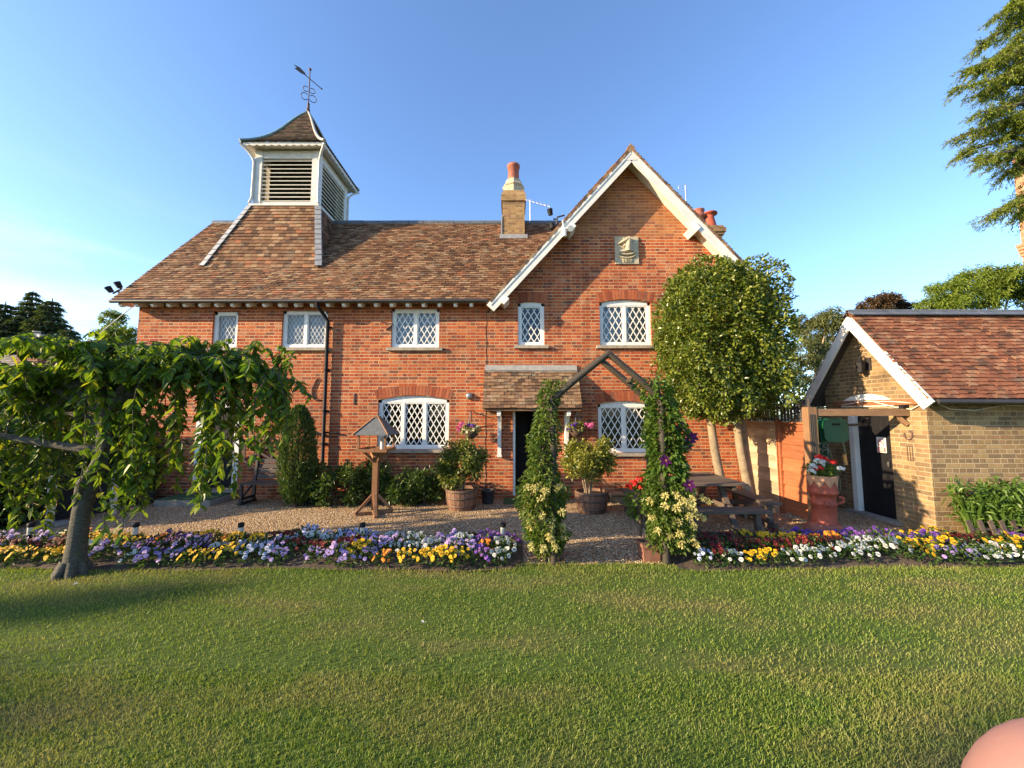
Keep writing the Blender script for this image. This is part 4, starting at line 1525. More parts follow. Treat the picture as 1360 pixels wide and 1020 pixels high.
# tall chimney pot planter with geraniums -------------------------------------------
def ball_leaves(mb, c, rad, n, L, Wd, m=0, up_bias=.3, shell=.5, droop=0., zmin=None, curl=.15, rr=None, upj=.6):
    c, rad = np.asarray(c, float), np.broadcast_to(np.asarray(rad, float), (3,))
    d = nrm(rng.normal(0, 1, (n, 3)))
    k = (shell + (1 - shell) * rng.random(n))[:, None]
    p = c + d * k * rad
    if zmin is not None:
        ok = p[:, 2] > zmin
        p, d = p[ok], d[ok]
        n = len(p)
    tip = d + rng.normal(0, .6, (n, 3)) + np.array((0, 0, up_bias - droop))
    mb.leaves(p, tip, L * rng.uniform(.65, 1.25, n), Wd * rng.uniform(.7, 1.2, n), rr, m, curl=curl, upj=upj, up=(0, 0, 1))
    return mb


def flower_heads(mb, pts, size, n_pet, m=0, face=(0, -1, .4), spread=.8):
    """little five-petalled discs"""
    pts = np.asarray(pts, float)
    for p in pts:
        f = nrm(np.array(face) + rng.normal(0, spread * .4, 3))
        a = nrm(np.cross(f, (0.1, .2, 1)))
        b_ = np.cross(f, a)
        s_ = size * random.uniform(.8, 1.2)
        r0 = random.random()
        V, F_ = [], []
        for k in range(n_pet):
            th = 2 * math.pi * k / n_pet + r0
            e = a * math.cos(th) + b_ * math.sin(th)
            sd = np.cross(f, e)
            V += [p, p + e * s_ * .35 - sd * s_ * .22 + f * s_ * .1, p + e * s_ * .52 + f * s_ * .02, p + e * s_ * .35 + sd * s_ * .22 + f * s_ * .1]
            F_.append((4 * k, 4 * k + 1, 4 * k + 2, 4 * k + 3))
        mb.add(V, F_, m, rng.random(n_pet))
    return mb


def umbel(mb, c, R, n, size, m=0):
    d = nrm(rng.normal(0, 1, (n, 3)))
    d[:, 2] = np.abs(d[:, 2]) * .9 - .2
    for q in d:
        flower_heads(mb, [np.asarray(c) + q * R], size, 5, m, face=q, spread=.3)
    return mb


PX, PY = 5.10, 6.30
cpot = thing('chimney_pot_planter', (PX, PY, 0), 'tall terracotta chimney pot used as a planter by the fence', 'planter')
b = MB()
b.lathe([(.27, 0), (.27, .05), (.25, .09), (.19, .14), (.17, .18), (.165, .42), (.185, .44), (.185, .47), (.165, .49), (.175, .60), (.20, .61), (.205, .65), (.19, .67), (.20, .71), (.195, .74), (.185, .86), (.17, .86), (.16, .6)], (PX, PY, 0), 28, cap=False)
b.tube([(PX + .19, PY - .07, .56), (PX + .25, PY - .09, .55), (PX + .25, PY - .09, .48), (PX + .18, PY - .07, .46)], .022, 8)
b.tube([(PX - .10, PY - .15, .50), (PX - .12, PY - .21, .51), (PX - .12, PY - .21, .44), (PX - .09, PY - .15, .43)], .02, 8)
b.build('pot', TERRA, cpot)
MB().lathe([(.272, .0), (.272, .052), (.253, .092), (.205, .132)], (PX, PY, .002), 28, cap=False).build('base_flange', TERRADK, cpot)
b = MB()
nt = 9
for k in range(nt):
    a0, a1 = 2 * math.pi * k / nt, 2 * math.pi * (k + 1) / nt
    am = (a0 + a1) / 2
    q = lambda a, z, r=.203: (PX + r * math.cos(a), PY + r * math.sin(a), z)
    for (c0, c1, lo0, lo1) in ((a0, am, .82, .72), (am, a1, .72, .82)):
        b.add([q(c0, lo0), q(c1, lo1), q(c1, .89, .208), q(c0, .89, .208)], [(0, 1, 2, 3)], 0, .5)
b.lathe([(.208, .885), (.212, .90), (.18, .90), (.17, .86)], (PX, PY, 0), 28, cap=False)
b.build('crown_rim', TERRAPALE, cpot)
b = MB()
ball_leaves(b, (PX, PY, 1.0), (.21, .21, .12), 260, .07, .065, curl=.3, zmin=.88)
b.lathe([(.17, .87), (.0, .9)], (PX, PY, 0), 16, 1, cap=False)
ger = b.build('geranium', [LCLIMB, SOIL])
tag(ger, 'bushy geranium with red and white flowers in the terracotta chimney pot', 'geranium')
b = MB()
for (dx, dz, m) in ((-.24, .16, 0), (-.17, .24, 0), (-.10, .19, 0), (-.27, .08, 0), (-.08, .30, 1), (-.15, .13, 1), (.13, .21, 1), (.02, .26, 1), (-.02, .22, 0), (.2, .12, 0)):
    umbel(b, (PX + dx, PY - .12 + random.uniform(-.05, .1), .90 + dz), .052, 14, .05, m)
b.build('blossoms', [PET['white'], PRED], ger)

# ---------------------------------------------------------------- clipped holly tree in front of the gable
hol = thing('holly_tree', (4.25, 7.6, 0), 'big clipped holly tree with three bare pale trunks before the gable', 'tree')
for (xb, yb, xt, yt) in ((-.03, .12, -.28, .0), (.42, .0, .27, .05), (.58, .18, .48, .2)):
    b = MB()
    bx_, by_ = 4.25 + xb, 7.6 + yb
    b.tube([(bx_ + .03, by_, -.02), (bx_, by_, .5), (bx_ + (xt - xb) * .6, by_ + (yt - yb) * .6, 1.2), (4.25 + xt, 7.6 + yt, 2.0), (4.25 + xt * .6, 7.6 + yt, 3.4)], [.11, .085, .08, .075, .04], 10)
    for q in range(5):
        a = random.random() * 6.28
        z = random.uniform(1.7, 2.6)
        b.tube([(4.25 + xt, 7.6 + yt, z), (4.25 + xt + .5 * math.cos(a), 7.6 + yt + .4 * math.sin(a), z + .5), (4.25 + xt + .9 * math.cos(a), 7.6 + yt + .7 * math.sin(a), z + 1.)], [.035, .025, .01], 6)
    b.build('trunk', BARKP, hol)
b = MB()
n = 50000
HC, HR = np.array((4.18, 7.50, 3.36)), np.array((1.06, .92, 1.46))
d = rng.normal(0, 1, (n, 3))
d = d / (np.abs(d) ** 5.0).sum(1, keepdims=True) ** (1 / 5.0)
k = 1 - .42 * rng.random(n) ** 2.2
lump = 1 + .045 * np.sin(d[:, 0] * 5 + d[:, 2] * 4) + .055 * np.sin(d[:, 2] * 8 + d[:, 0] * 6 + d[:, 1] * 5) + .03 * np.sin(d[:, 0] * 17 + d[:, 1] * 13 + d[:, 2] * 15)
pit = np.sin(d[:, 0] * 9 + d[:, 2] * 5 + 1) * np.sin(d[:, 2] * 10 + d[:, 1] * 6) + .6 * np.sin(d[:, 0] * 21 + d[:, 1] * 15) * np.sin(d[:, 2] * 23 + d[:, 1] * 9)
k = np.where(pit < -.42, k * .84, k)
taper = np.where(d[:, 2] < 0, 1 + .03 * d[:, 2], 1 - .12 * np.clip(d[:, 2], 0, 1) ** 3)
p = HC + d * (k * lump)[:, None] * HR * np.stack((taper, taper, np.ones(n)), 1)
out = nrm(d)
b.leaves(p, out * .7 + rng.normal(0, .75, (n, 3)), rng.uniform(.05, .085, n), rng.uniform(.034, .052, n), curl=.1, upj=.8)
# sprigs that break the clipped outline
for q in range(170):
    v = nrm(rng.normal(0, 1, 3))
    v = v / (np.abs(v) ** 5.0).sum() ** (1 / 5.0)
    if v[2] < -.6:
        v[2] *= .8
    s0 = HC + v * HR * .98
    m_ = 9
    tt = np.linspace(0, 1, m_)[:, None]
    dirv = nrm(nrm(v) + rng.normal(0, .4, 3) + np.array((0, 0, .5)))
    b.leaves(s0 + dirv * tt * random.uniform(.05, .15), dirv + rng.normal(0, .7, (m_, 3)), .07, .042)
b.build('crown', LHOLLY, hol)

# ---------------------------------------------------------------- square picnic table
pt = thing('picnic_table', (3.28, 6.95, 0), 'weathered square picnic table with a bench on every side', 'picnic table')
cx, cy = 3.28, 6.95
b = MB()
for k in range(8):
    y0 = cy - .62 + k * .156
    b.box((cx - .62, y0, .715), (cx + .62, y0 + .148, .752), 0, random.random())
b.build('table_top', GREYW, pt)
b = MB()
for sg in (-1, 1):
    b.box((cx + sg * .42 - .03, cy - .58, .64), (cx + sg * .42 + .03, cy + .58, .712))
    b.box((cx + sg * .30 - .025, cy - 1.05, .31), (cx + sg * .30 + .025, cy + 1.05, .40))
    b.box((cx - 1.25, cy + sg * .30 - .025, .215), (cx + 1.25, cy + sg * .30 + .025, .305))
b.build('frame', GREYW, pt)
for (sx, sy) in ((-1, -1), (1, -1), (1, 1), (-1, 1)):
    MB().bar((cx + sx * .36, cy + sy * .22, .7), (cx + sx * .36, cy + sy * .68, .02), .055, .09, up=(1, 0, 0)).build('leg', GREYW, pt)
for a_ in range(4):
    ca, sa = (0, 1, 0, -1)[a_], (-1, 0, 1, 0)[a_]

    def tf(u, v, z):      # v outwards
        return (cx + ca * v - sa * u, cy + sa * v + ca * u, z)
    b = MB()
    for k in range(2):
        v0 = .88 + k * .15
        b.add([tf(-.62, v0, .405), tf(.62, v0, .405), tf(.62, v0 + .143, .405), tf(-.62, v0 + .143, .405), tf(-.62, v0, .445), tf(.62, v0, .445), tf(.62, v0 + .143, .445), tf(-.62, v0 + .143, .445)],
              [(0, 3, 2, 1), (4, 5, 6, 7), (0, 1, 5, 4), (1, 2, 6, 5), (2, 3, 7, 6), (3, 0, 4, 7)], 0, random.random())
    bo = b.build('bench_seat', GREYW, pt)
    for u in (-.48, .48):
        MB().bar(tf(u, 1.03, .40), tf(u, 1.05, 0.0), .075, .075).build('seat_leg', GREYW, bo)
    b = MB()
    b.bar(tf(-.60, 1.06, .06), tf(.60, 1.06, .06), .05, .10)
    b.build('foot_rail', GREYW, bo)
pf = MB()
for q in range(40):
    c = np.array((2.98, 7.05, .95)) + rng.normal(0, 1, 3) * np.array((.10, .08, .09))
    umbel(pf, c, .025, 6, .04, 1)
ball_leaves(pf, (2.98, 7.05, .90), (.13, .13, .1), 140, .05, .04, zmin=.8)
pf.lathe([(.08, 0), (.11, .12), (.12, .13), (.10, .13)], (2.98, 7.05, .755), 14, 2)
tag(pf.build('potted_flowers', [LCLIMB, PPALEPINK, TERRADK], origin=(2.98, 7.05, .755)), 'small pot of pale pink flowers standing on the picnic table', 'potted plant')

# ---------------------------------------------------------------- half barrel planters
def barrel(x, y, label):
    o = thing('barrel_planter', (x, y, 0), label, 'planter', 'half barrel planters by the house')
    b = MB()
    ns = 20
    for k in range(ns):
        a0, a1 = 2 * math.pi * k / ns, 2 * math.pi * (k + .93) / ns
        r_ = random.random()
        rows = ((.262, 0), (.30, .14), (.318, .28), (.325, .40))
        V = []
        for R, z in rows:
            for a in (a0, a1):
                V.append((x + R * math.cos(a), y + R * math.sin(a), z))
        for a in (a0, a1):
            V.append((x + .295 * math.cos(a), y + .295 * math.sin(a), .40))
        b.add(V, [(0, 1, 3, 2), (2, 3, 5, 4), (4, 5, 7, 6), (6, 7, 9, 8)], 0, r_)
    b.lathe([(.255, .02), (.29, .2), (.295, .40)], (x, y, 0), 20, 0, cap=False)
    b.build('staves', BARRELW, o)
    for z, R in ((.06, .283), (.22, .315), (.35, .326)):
        MB().lathe([(R, 0), (R + .007, .003), (R + .007, .032), (R, .035)], (x, y, z), 24, cap=False).build('hoop', HOOP, o)
    MB().lathe([(.296, .345), (.0, .365)], (x, y, 0), 20, cap=False).build('soil', SOIL, o)
    return o


barrel(-1.02, 7.80, 'half barrel planter left of the porch beside a dark pot')
barrel(1.56, 7.55, 'half barrel planter right of the front door')


def potted_shrub(x, y, c, rad, mat, n, label, L=.07, stems=5, zmin=.4):
    o = thing('shrub', (x, y, .36), label, 'shrub')
    b = MB()
    for k in range(stems):
        a = random.random() * 6.28
        b.tube([(x + .05 * math.cos(a), y + .05 * math.sin(a), .34), (x + .12 * math.cos(a), y + .12 * math.sin(a), .65), (x + .25 * math.cos(a), y + .25 * math.sin(a), 1.05)], [.018, .014, .007], 6)
    b.build('stems', BARKP, o)
    b = MB()
    for k in range(34):
        d = nrm(rng.normal(0, 1, 3))
        cc = np.array(c) + d * np.array(rad) * random.uniform(.45, .85)
        ball_leaves(b, cc, .17, n // 34, L, L * .6, shell=.2, zmin=zmin)
    b.build('foliage', mat, o)
    return o


potted_shrub(-1.02, 7.80, (-1.02, 7.78, .92), (.58, .50, .52), LVARI, 5200, 'rounded variegated shrub growing in the barrel left of the porch')
potted_shrub(1.50, 7.55, (1.50, 7.52, 1.02), (.56, .46, .50), LGOLD, 4800, 'golden leaved shrub growing in the barrel right of the door', zmin=.5)
tag(MB().lathe([(.12, 0), (.14, .24), (.155, .25), (.155, .29), (.13, .29), (.12, .2)], (-.52, 8.25, 0), 16).build('plastic_pot', MULCHPOT), 'dark plastic pot on the gravel beside the left barrel', 'pot')
b = MB()
b.box((2.12, 8.2, 0), (2.95, 8.5, .16))
b.box((2.10, 8.18, .162), (2.97, 8.52, .20))
tag(b.build('plastic_trough', MULCHPOT), 'low black trough on the gravel under the right ground floor window', 'trough')
# door mat and garden hose on the gravel
b = MB()
b.box((-.18, 8.12, .002), (1.0, 8.66, .03))
tag(b.build('door_mat', MAT), 'flat green door mat in front of the main door', 'door mat')

# hanging baskets --------------------------------------------------------------------
def basket(c, wallx, label, fl, hook=True):
    c = np.array(c, float)
    o = thing('hanging_basket', c, label, 'hanging basket', 'hanging baskets by the porch')
    b = MB()
    b.lathe([(.02, -.16), (.10, -.13), (.16, -.04), (.175, .02), (.15, .02)], c, 16)
    b.build('basket', plain('basket_liner', (.09, .055, .035), .95, .3, 20), o)
    b = MB()
    for a in (0, 2.1, 4.2):
        b.tube([c + np.array((.16 * math.cos(a), .16 * math.sin(a), .02)), c + np.array((0, 0, .42))], .006, 4)
    b.build('chain', GREYMETAL, o)
    if hook:
        b = MB()
        b.tube([c + np.array((0, 0, .42)), c + np.array((0, .0, .46)), (c[0] - .03, FY - .02, c[2] + .46)], .012, 6)
        b.tube([(c[0], FY - .02, c[2] + .1), (c[0], c[1] + .1, c[2] + .44)], .01, 6)
        b.build('bracket', IRON, o)
    b = MB()
    ball_leaves(b, c + np.array((0, 0, .06)), (.23, .2, .13), 330, .055, .04, zmin=c[2] - .08)
    b.build('foliage', LVARI, o)
    b = MB()
    for (dx, dz, m, R) in fl:
        umbel(b, c + np.array((dx, -.12 + random.uniform(-.04, .04), dz)), R, 16, .05, m)
    b.build('blossoms', [PPINK, PET['cream'], PET['purple']], o)
    return o


c0 = at(625, 574, 8.35)
basket(c0, 0, 'hanging basket with pink and cream flowers left of the porch', [(-.22, .12, 0, .06), (-.18, .18, 0, .06), (-.25, .06, 0, .05), (-.13, .04, 1, .05), (-.05, .02, 1, .05), (.03, .03, 1, .05), (.1, .06, 1, .05), (.05, .14, 2, .05), (-.03, .16, 2, .04), (.16, .12, 1, .03)])
c1 = at(766, 571, 8.35)
basket(c1, 0, 'hanging basket with large pink flower head right of the porch', [(.26, .06, 0, .07), (.20, .12, 0, .06), (.30, .12, 0, .05), (-.1, .1, 2, .05), (-.2, .0, 2, .05), (-.02, .12, 2, .05)])
# small round wall lamp above the left basket
p = at(623, 526, FY - .06)
b = MB()
b.lathe([(.0, 0), (.075, .005), (.08, .03), (.06, .06), (0, .062)], (0, 0, 0), 16)
for i in range(len(b.ch)):
    V, F_, m_, r_, s_ = b.ch[i]
    b.ch[i] = (np.stack((V[:, 0], -V[:, 2], V[:, 1]), 1) + p + np.array((0, .055, 0)), F_, m_, r_, s_)
tag(b.build('wall_lamp', GREYMETAL), 'round grey wall lamp on the brickwork left of the porch roof', 'wall lamp')

# ---------------------------------------------------------------- bird table
BX, BY = -2.62, 7.35
bt = thing('bird_table', (BX, BY, 0), 'wooden bird table with a grey hipped roof on the gravel', 'bird table')
MB().box((BX - .05, BY - .05, .08), (BX + .05, BY + .05, 1.19)).build('post', BIRDW, bt)
for a in (.4, 1.97, 3.54, 5.11):
    ca, sa = math.cos(a), math.sin(a)
    b = MB()
    b.bar((BX + ca * .05, BY + sa * .05, .36), (BX + ca * .34, BY + sa * .34, .03), .05, .05)
    b.build('foot', BIRDW, bt)
    b = MB()
    b.bar((BX + ca * .05, BY + sa * .05, .03), (BX + ca * .33, BY + sa * .33, .03), .05, .045)
    b.build('foot_rail', BIRDW, bt)
for a in (.785, 2.356, 3.927, 5.498):
    ca, sa = math.cos(a), math.sin(a)
    b = MB()
    b.bar((BX + ca * .06, BY + sa * .06, 1.0), (BX + ca * .24, BY + sa * .24, 1.19), .035, .045)
    b.build('brace', BIRDW, bt)
b = MB()
b.box((BX - .27, BY - .27, 1.195), (BX + .27, BY + .27, 1.22))
for (lo, hi) in (((-.29, -.29), (.29, -.272)), ((-.29, .272), (.29, .29)), ((-.29, -.27), (-.272, .27)), ((.272, -.27), (.29, .27))):
    b.box((BX + lo[0], BY + lo[1], 1.19), (BX + hi[0], BY + hi[1], 1.25))
b.build('tray', BIRDW, bt)
for (sx, sy) in ((-1, -1), (1, -1), (1, 1), (-1, 1)):
    MB().box((BX + sx * .25 - .018, BY + sy * .25 - .018, 1.252), (BX + sx * .25 + .018, BY + sy * .25 + .018, 1.53)).build('corner_post', BIRDW, bt)
b = MB()
e, tp, zb_, zt_ = .33, .05, 1.52, 1.83
Bq = [(-e, -e), (e, -e), (e, e), (-e, e)]
for k in range(4):
    (a0, b0), (a1, b1) = Bq[k], Bq[(k + 1) % 4]
    s_ = tp / e
    b.add([(BX + a0, BY + b0, zb_), (BX + a1, BY + b1, zb_), (BX + a1 * s_, BY + b1 * s_, zt_), (BX + a0 * s_, BY + b0 * s_, zt_), (BX + a0, BY + b0, zb_ - .015), (BX + a1, BY + b1, zb_ - .015)], [(0, 1, 2, 3), (4, 5, 1, 0)])
b.poly([(BX + x * .98, BY + y * .98, zb_ - .01) for x, y in Bq][::-1])
ro = b.build('roof', FELT, bt)
b = MB()
for k in range(4):
    a0, b0 = Bq[k]
    b.bar((BX + a0, BY + b0, zb_ + .005), (BX + a0 * .15, BY + b0 * .15, zt_ + .005), .03, .016)
b.box((BX - .055, BY - .055, zt_ + .002), (BX + .055, BY + .055, zt_ + .035))
b.build('ridge_batten', BIRDW, ro)
b = MB()
b.tube([(BX + .10, BY + .05, 1.225), (BX + .10, BY + .05, 1.46)], .045, 10)
tag(b.build('bird_feeder', plain('feeder_plastic', (.55, .57, .58), .3, .1)), 'pale tube feeder standing on the bird table tray', 'bird feeder')

# ---------------------------------------------------------------- bench, wall ornament, step
bn = thing('garden_bench', (-5.05, 8.25, 0), 'old dark slatted bench against the brick wall', 'bench')
bx0, bx1 = -5.72, -4.30
b = MB()
for k in range(4):
    y0 = 8.02 + k * .105
    b.box((bx0, y0, .42), (bx1, y0 + .092, .45), 0, random.random())
b.build('seat', DKW, bn)
b = MB()
for k in range(4):
    z = .54 + k * .105
    b.bar((bx0 + .02, 8.47 + k * .018, z), (bx1 - .02, 8.47 + k * .018, z), .022, .088, up=(0, .17, 1), r=random.random())
b.build('backrest', DKW, bn)
for xx in (bx0 + .05, bx1 - .05):
    b = MB()
    b.bar((xx, 8.04, 0), (xx, 8.04, .42), .05, .05)
    b.bar((xx, 8.42, 0), (xx, 8.50, .92), .05, .05)
    b.bar((xx, 8.04, .12), (xx, 8.42, .12), .04, .05)
    b.bar((xx, 8.06, .15), (xx, 8.40, .40), .03, .04)
    b.bar((xx, 7.98, .03), (xx, 8.48, .03), .07, .05)
    b.build('leg_frame', IRON, bn)
b = MB()
c = at(344, 600, FY - .05)
for (dx, dz) in ((.0, .34), (0, -.34), (.29, .17), (-.29, .17), (.29, -.17), (-.29, -.17)):
    b.bar(c, c + np.array((dx, 0, dz)), .05, .03, up=(0, 1, 0))
pts = [c + np.array((.36 * math.sin(a), .0, .40 * math.cos(a))) for a in np.linspace(0, 2 * math.pi, 7)]
for p, q in zip(pts[:-1], pts[1:]):
    b.bar(p + np.array((0, -.028, 0)), q + np.array((0, -.028, 0)), .05, .025, up=(0, 1, 0))
tag(b.build('wall_ornament', plain('ornament_wood', (.055, .035, .028), .7, .3)), 'dark timber star ornament on the wall above the bench', 'wall ornament')
st = thing('doorstep', (-6.85, 8.3, 0), 'concrete doorstep topped with green matting at the left door', 'step')
MB().box((-7.4, 7.95, 0), (-6.25, 8.56, .12)).build('step_block', CONC, st)
MB().box((-7.37, 7.97, .121), (-6.28, 8.54, .14)).build('mat', MAT, st)
b = MB()
b.lathe([(.14, 0), (.17, .24), (.18, .26), (.16, .26), (.15, .2)], (-7.82, 8.2, 0), 14)
tag(b.build('plastic_pot', MULCHPOT), 'dark pot beside the left doorstep under the cherry', 'pot')
b = MB()
c = at(212, 474, FY - .1)
b.box(c + np.array((-.10, -.06, -.05)), c + np.array((.10, .03, .05)))
b.bar(c + np.array((0, .02, 0)), c + np.array((.0, .10, -.08)), .04, .04)
tag(b.build('floodlight', BLACK), 'black floodlight on the house wall above the left door', 'floodlight')

# ---------------------------------------------------------------- roof fittings
def spotlights(c, label, pts):
    c = np.array(c, float)
    b = MB()
    for (a, e) in pts['bars']:
        b.tube([c + np.array(a), c + np.array(e)], .02, 6)
    for (a, e) in pts['heads']:
        b.tube([c + np.array(a), c + np.array(a) + np.array(e)], [.055, .07], 10, 1)
    return tag(b.build('spotlight', [IRON, BLACK]), label, 'spotlight')


p = at(160, 392, 8.7)
spotlights(p, 'twin spotlights on a bracket at the left roof verge', dict(bars=[((.06, 0, -.12), (-.06, 0, .10)), ((-.18, 0, .04), (.02, 0, .16))], heads=[((-.22, 0, .08), (-.06, -.04, .10)), ((-.02, 0, .18), (-.05, -.04, .12))]))
p = at(738, 291, 8.9)
spotlights(p, 'twin spotlights on the roof slope beside the gable', dict(bars=[((0, .0, -.35), (.04, 0, .05)), ((.04, 0, .05), (.22, 0, .10)), ((.04, 0, .0), (-.06, 0, .0))], heads=[((-.12, 0, .10), (-.03, -.03, .14)), ((-.10, 0, -.12), (.03, -.03, -.14))]))
p = at(752, 305, GY - .05)
b = MB()
b.tube([p + np.array((-.08, 0, .22)), p + np.array((-.06, 0, .02))], .015, 6)
b.tube([p + np.array((-.06, 0, .03)), p + np.array((.10, .0, .05))], .018, 6)
b.tube([p + np.array((-.05, 0, .03)), p + np.array((-.04, -.02, -.17))], .05, 8, 0)
b.tube([p + np.array((.08, .05, .05)), p + np.array((.09, -.06, .0))], [.05, .07], 10, 0)
tag(b.build('spotlight', WHITE), 'white security spotlight on the left barge board of the gable', 'spotlight')


def aerial(c, zb, label, ang, tilt, n, L):
    c = np.array(c, float)
    b = MB()
    b.tube([(c[0], c[1], zb), c + np.array((0, 0, .05))], .016, 6)
    d = np.array((math.cos(ang), math.sin(ang), tilt))
    d = nrm(d)
    s_ = nrm(np.cross(d, (0, 0, 1)))
    b.tube([c - d * L * .25, c + d * L * .75], .011, 5)
    for k in range(n):
        q = c + d * L * (-.1 + .85 * k / (n - 1))
        b.tube([q - s_ * .17, q + s_ * .17], .006, 4)
    b.bar(c - d * L * .25 + np.array((0, 0, -.07)), c - d * L * .25 + np.array((0, 0, .07)), .18, .015, up=d)
    return tag(b.build('aerial', ALU), label, 'aerial')


p = at(704, 267, 12.2)
aerial(p, 7.0, 'television aerial behind the ridge beside the left chimney', -.5, -.55, 7, 1.1)
p = at(912, 248, 13.2)
b = MB()
b.tube([(p[0] - .05, p[1], 6.5), p + np.array((-.05, 0, .05))], .016, 6)
for k in range(5):
    z = p[2] + .02 - k * .11
    b.tube([(p[0] - .32, p[1], z), (p[0] + .02, p[1] - .1, z)], .008, 4)
b.tube([(p[0] - .3, p[1], p[2] - .1), (p[0] - .3, p[1], p[2] + .05)], .008, 4)
tag(b.build('aerial', ALU), 'television aerial showing past the right roof slope beside the twin pots', 'aerial')

# ---------------------------------------------------------------- bushes and cypress along the wall
def bush(name, parts, mat, n, L, label, cat='bush'):
    o = thing(name, (parts[0][0], parts[0][1], 0), label, cat)
    b = MB()
    for (x, y, z, rx, ry, rz) in parts:
        for k in range(6):
            a = random.random() * 6.28
            b.tube([(x + .08 * math.cos(a), y + .08 * math.sin(a), 0), (x + rx * .4 * math.cos(a), y + ry * .4 * math.sin(a), z * .9), (x + rx * .7 * math.cos(a), y + ry * .7 * math.sin(a), z + rz * .5)], [.02, .014, .006], 5)
    b.build('stems', BARKD, o)
    b = MB()
    m = n // len(parts)
    for (x, y, z, rx, ry, rz) in parts:
        for k in range(m // 55):
            d = nrm(rng.normal(0, 1, 3))
            cc = np.array((x, y, z)) + d * np.array((rx, ry, rz)) * random.uniform(.55, .9)
            ball_leaves(b, cc, .17, 55, L, L * .5, shell=.25, zmin=.03, up_bias=.2)
    b.build('foliage', mat, o)
    return o


bush('evergreen_bush', [(-3.55, 8.02, .42, .62, .45, .45), (-4.35, 8.15, .50, .50, .40, .48), (-2.98, 8.22, .5, .42, .32, .42)], LBUSH, 6000, .085, 'broad dark evergreen bush between the cypress and the bird table')
bush('evergreen_bush', [(-2.18, 8.12, .38, .50, .36, .42), (-1.85, 8.2, .36, .36, .3, .36)], LBUSH, 3600, .085, 'smaller evergreen bush under the three-light ground floor window')
o = thing('cypress', (-4.47, 7.95, 0), 'dwarf columnar cypress with soft green sprays beside the bench', 'conifer')
MB().tube([(-4.47, 7.95, 0), (-4.47, 7.95, 1.6)], [.05, .01], 6).build('trunk', BARKD, o)
b = MB()
n = 9000
z = .04 + 2.0 * rng.random(n) ** .85
R = np.interp(z, [0, .15, .5, .9, 1.3, 1.7, 1.95, 2.06], [.14, .23, .33, .37, .35, .27, .13, .02])
a = rng.random(n) * 6.283
k = np.sqrt(rng.uniform(.35, 1, n)) * (1 + .07 * np.sin(a * 7 + z * 2) + .05 * np.sin(a * 13 - z * 5))
p = np.stack((-4.47 + R * k * np.cos(a), 7.95 + R * k * np.sin(a) * .9, z), 1)
b.leaves(p, np.stack((np.cos(a) * .35, np.sin(a) * .35, np.ones(n)), 1) + rng.normal(0, .25, (n, 3)), rng.uniform(.05, .11, n), rng.uniform(.014, .026, n), curl=0, upj=1)
b.build('sprays', LCYP, o)

# ---------------------------------------------------------------- weeping cherry on the lawn edge
TC = np.array((-5.20, 4.62, 0.))
cherry = thing('weeping_cherry', TC, 'weeping cherry with a leaning grey trunk and an umbrella of hanging leaves', 'tree')
b = MB()
tp = [TC + np.array(q) for q in ((0, 0, -.05), (.01, 0, .08), (.02, 0, .35), (.04, .0, .75), (.10, .02, 1.10), (.22, .03, 1.38), (.20, .04, 1.70), (.16, .05, 1.98), (.22, .05, 2.3))]
b.tube(tp, [.135, .108, .09, .082, .086, .082, .075, .068, .045], 16)
for q in range(7):
    a = q * .9
    b.tube([TC + np.array((  .07 * math.cos(a), .07 * math.sin(a), .16)), TC + np.array((.135 * math.cos(a), .135 * math.sin(a), .03)), TC + np.array((.17 * math.cos(a), .17 * math.sin(a), -.05))], [.05, .045, .025], 7)
b.tube([TC + np.array(q) for q in ((.02, -.05, .82), (.10, -.08, 1.08), (.22, -.07, 1.26), (.27, -.03, 1.5))], [.035, .05, .045, .025], 8)
b.build('trunk', BARK, cherry)
top = TC + np.array((.18, .05, 1.95))
limbs = []
ends = [(-1.9, -.1, 1.98), (-1.5, .3, 2.12), (-1.1, -.3, 2.22), (-.5, .4, 2.38), (-.8, -.2, 2.2), (.4, -.7, 2.55), (.9, .5, 2.62), (1.45, -.1, 2.55), (1.75, .3, 2.52), (2.0, .1, 2.42), (2.1, .5, 2.35), (-2.2, .4, 1.9), (-.2, .1, 2.72), (1.5, .5, 2.5), (.7, .5, 2.5)]
lm = MB()
for (dx, dy, z) in ends:
    e = np.array((TC[0] + dx, TC[1] + dy, z))
    m1 = top + (e - top) * .35 + np.array((0, 0, .30))
    m2 = top + (e - top) * .7 + np.array((0, 0, .28))
    pts = [top, m1, m2, e]
    lm.tube(pts, [.075, .05, .033, .015], 7)
    limbs.append([np.array(q) for q in pts])
lm.tube([TC + np.array((.2, .04, 1.45)), TC + np.array((-.5, .0, 1.55)), TC + np.array((-1.3, -.1, 1.72))], [.06, .045, .025], 8)
lm.tube([TC + np.array((.2, .04, 1.75)), TC + np.array((-.4, .1, 1.95)), TC + np.array((-1.2, .2, 2.1))], [.055, .04, .025], 8)
lm.build('limbs', BARK, cherry)
lf = MB()
tw = MB()


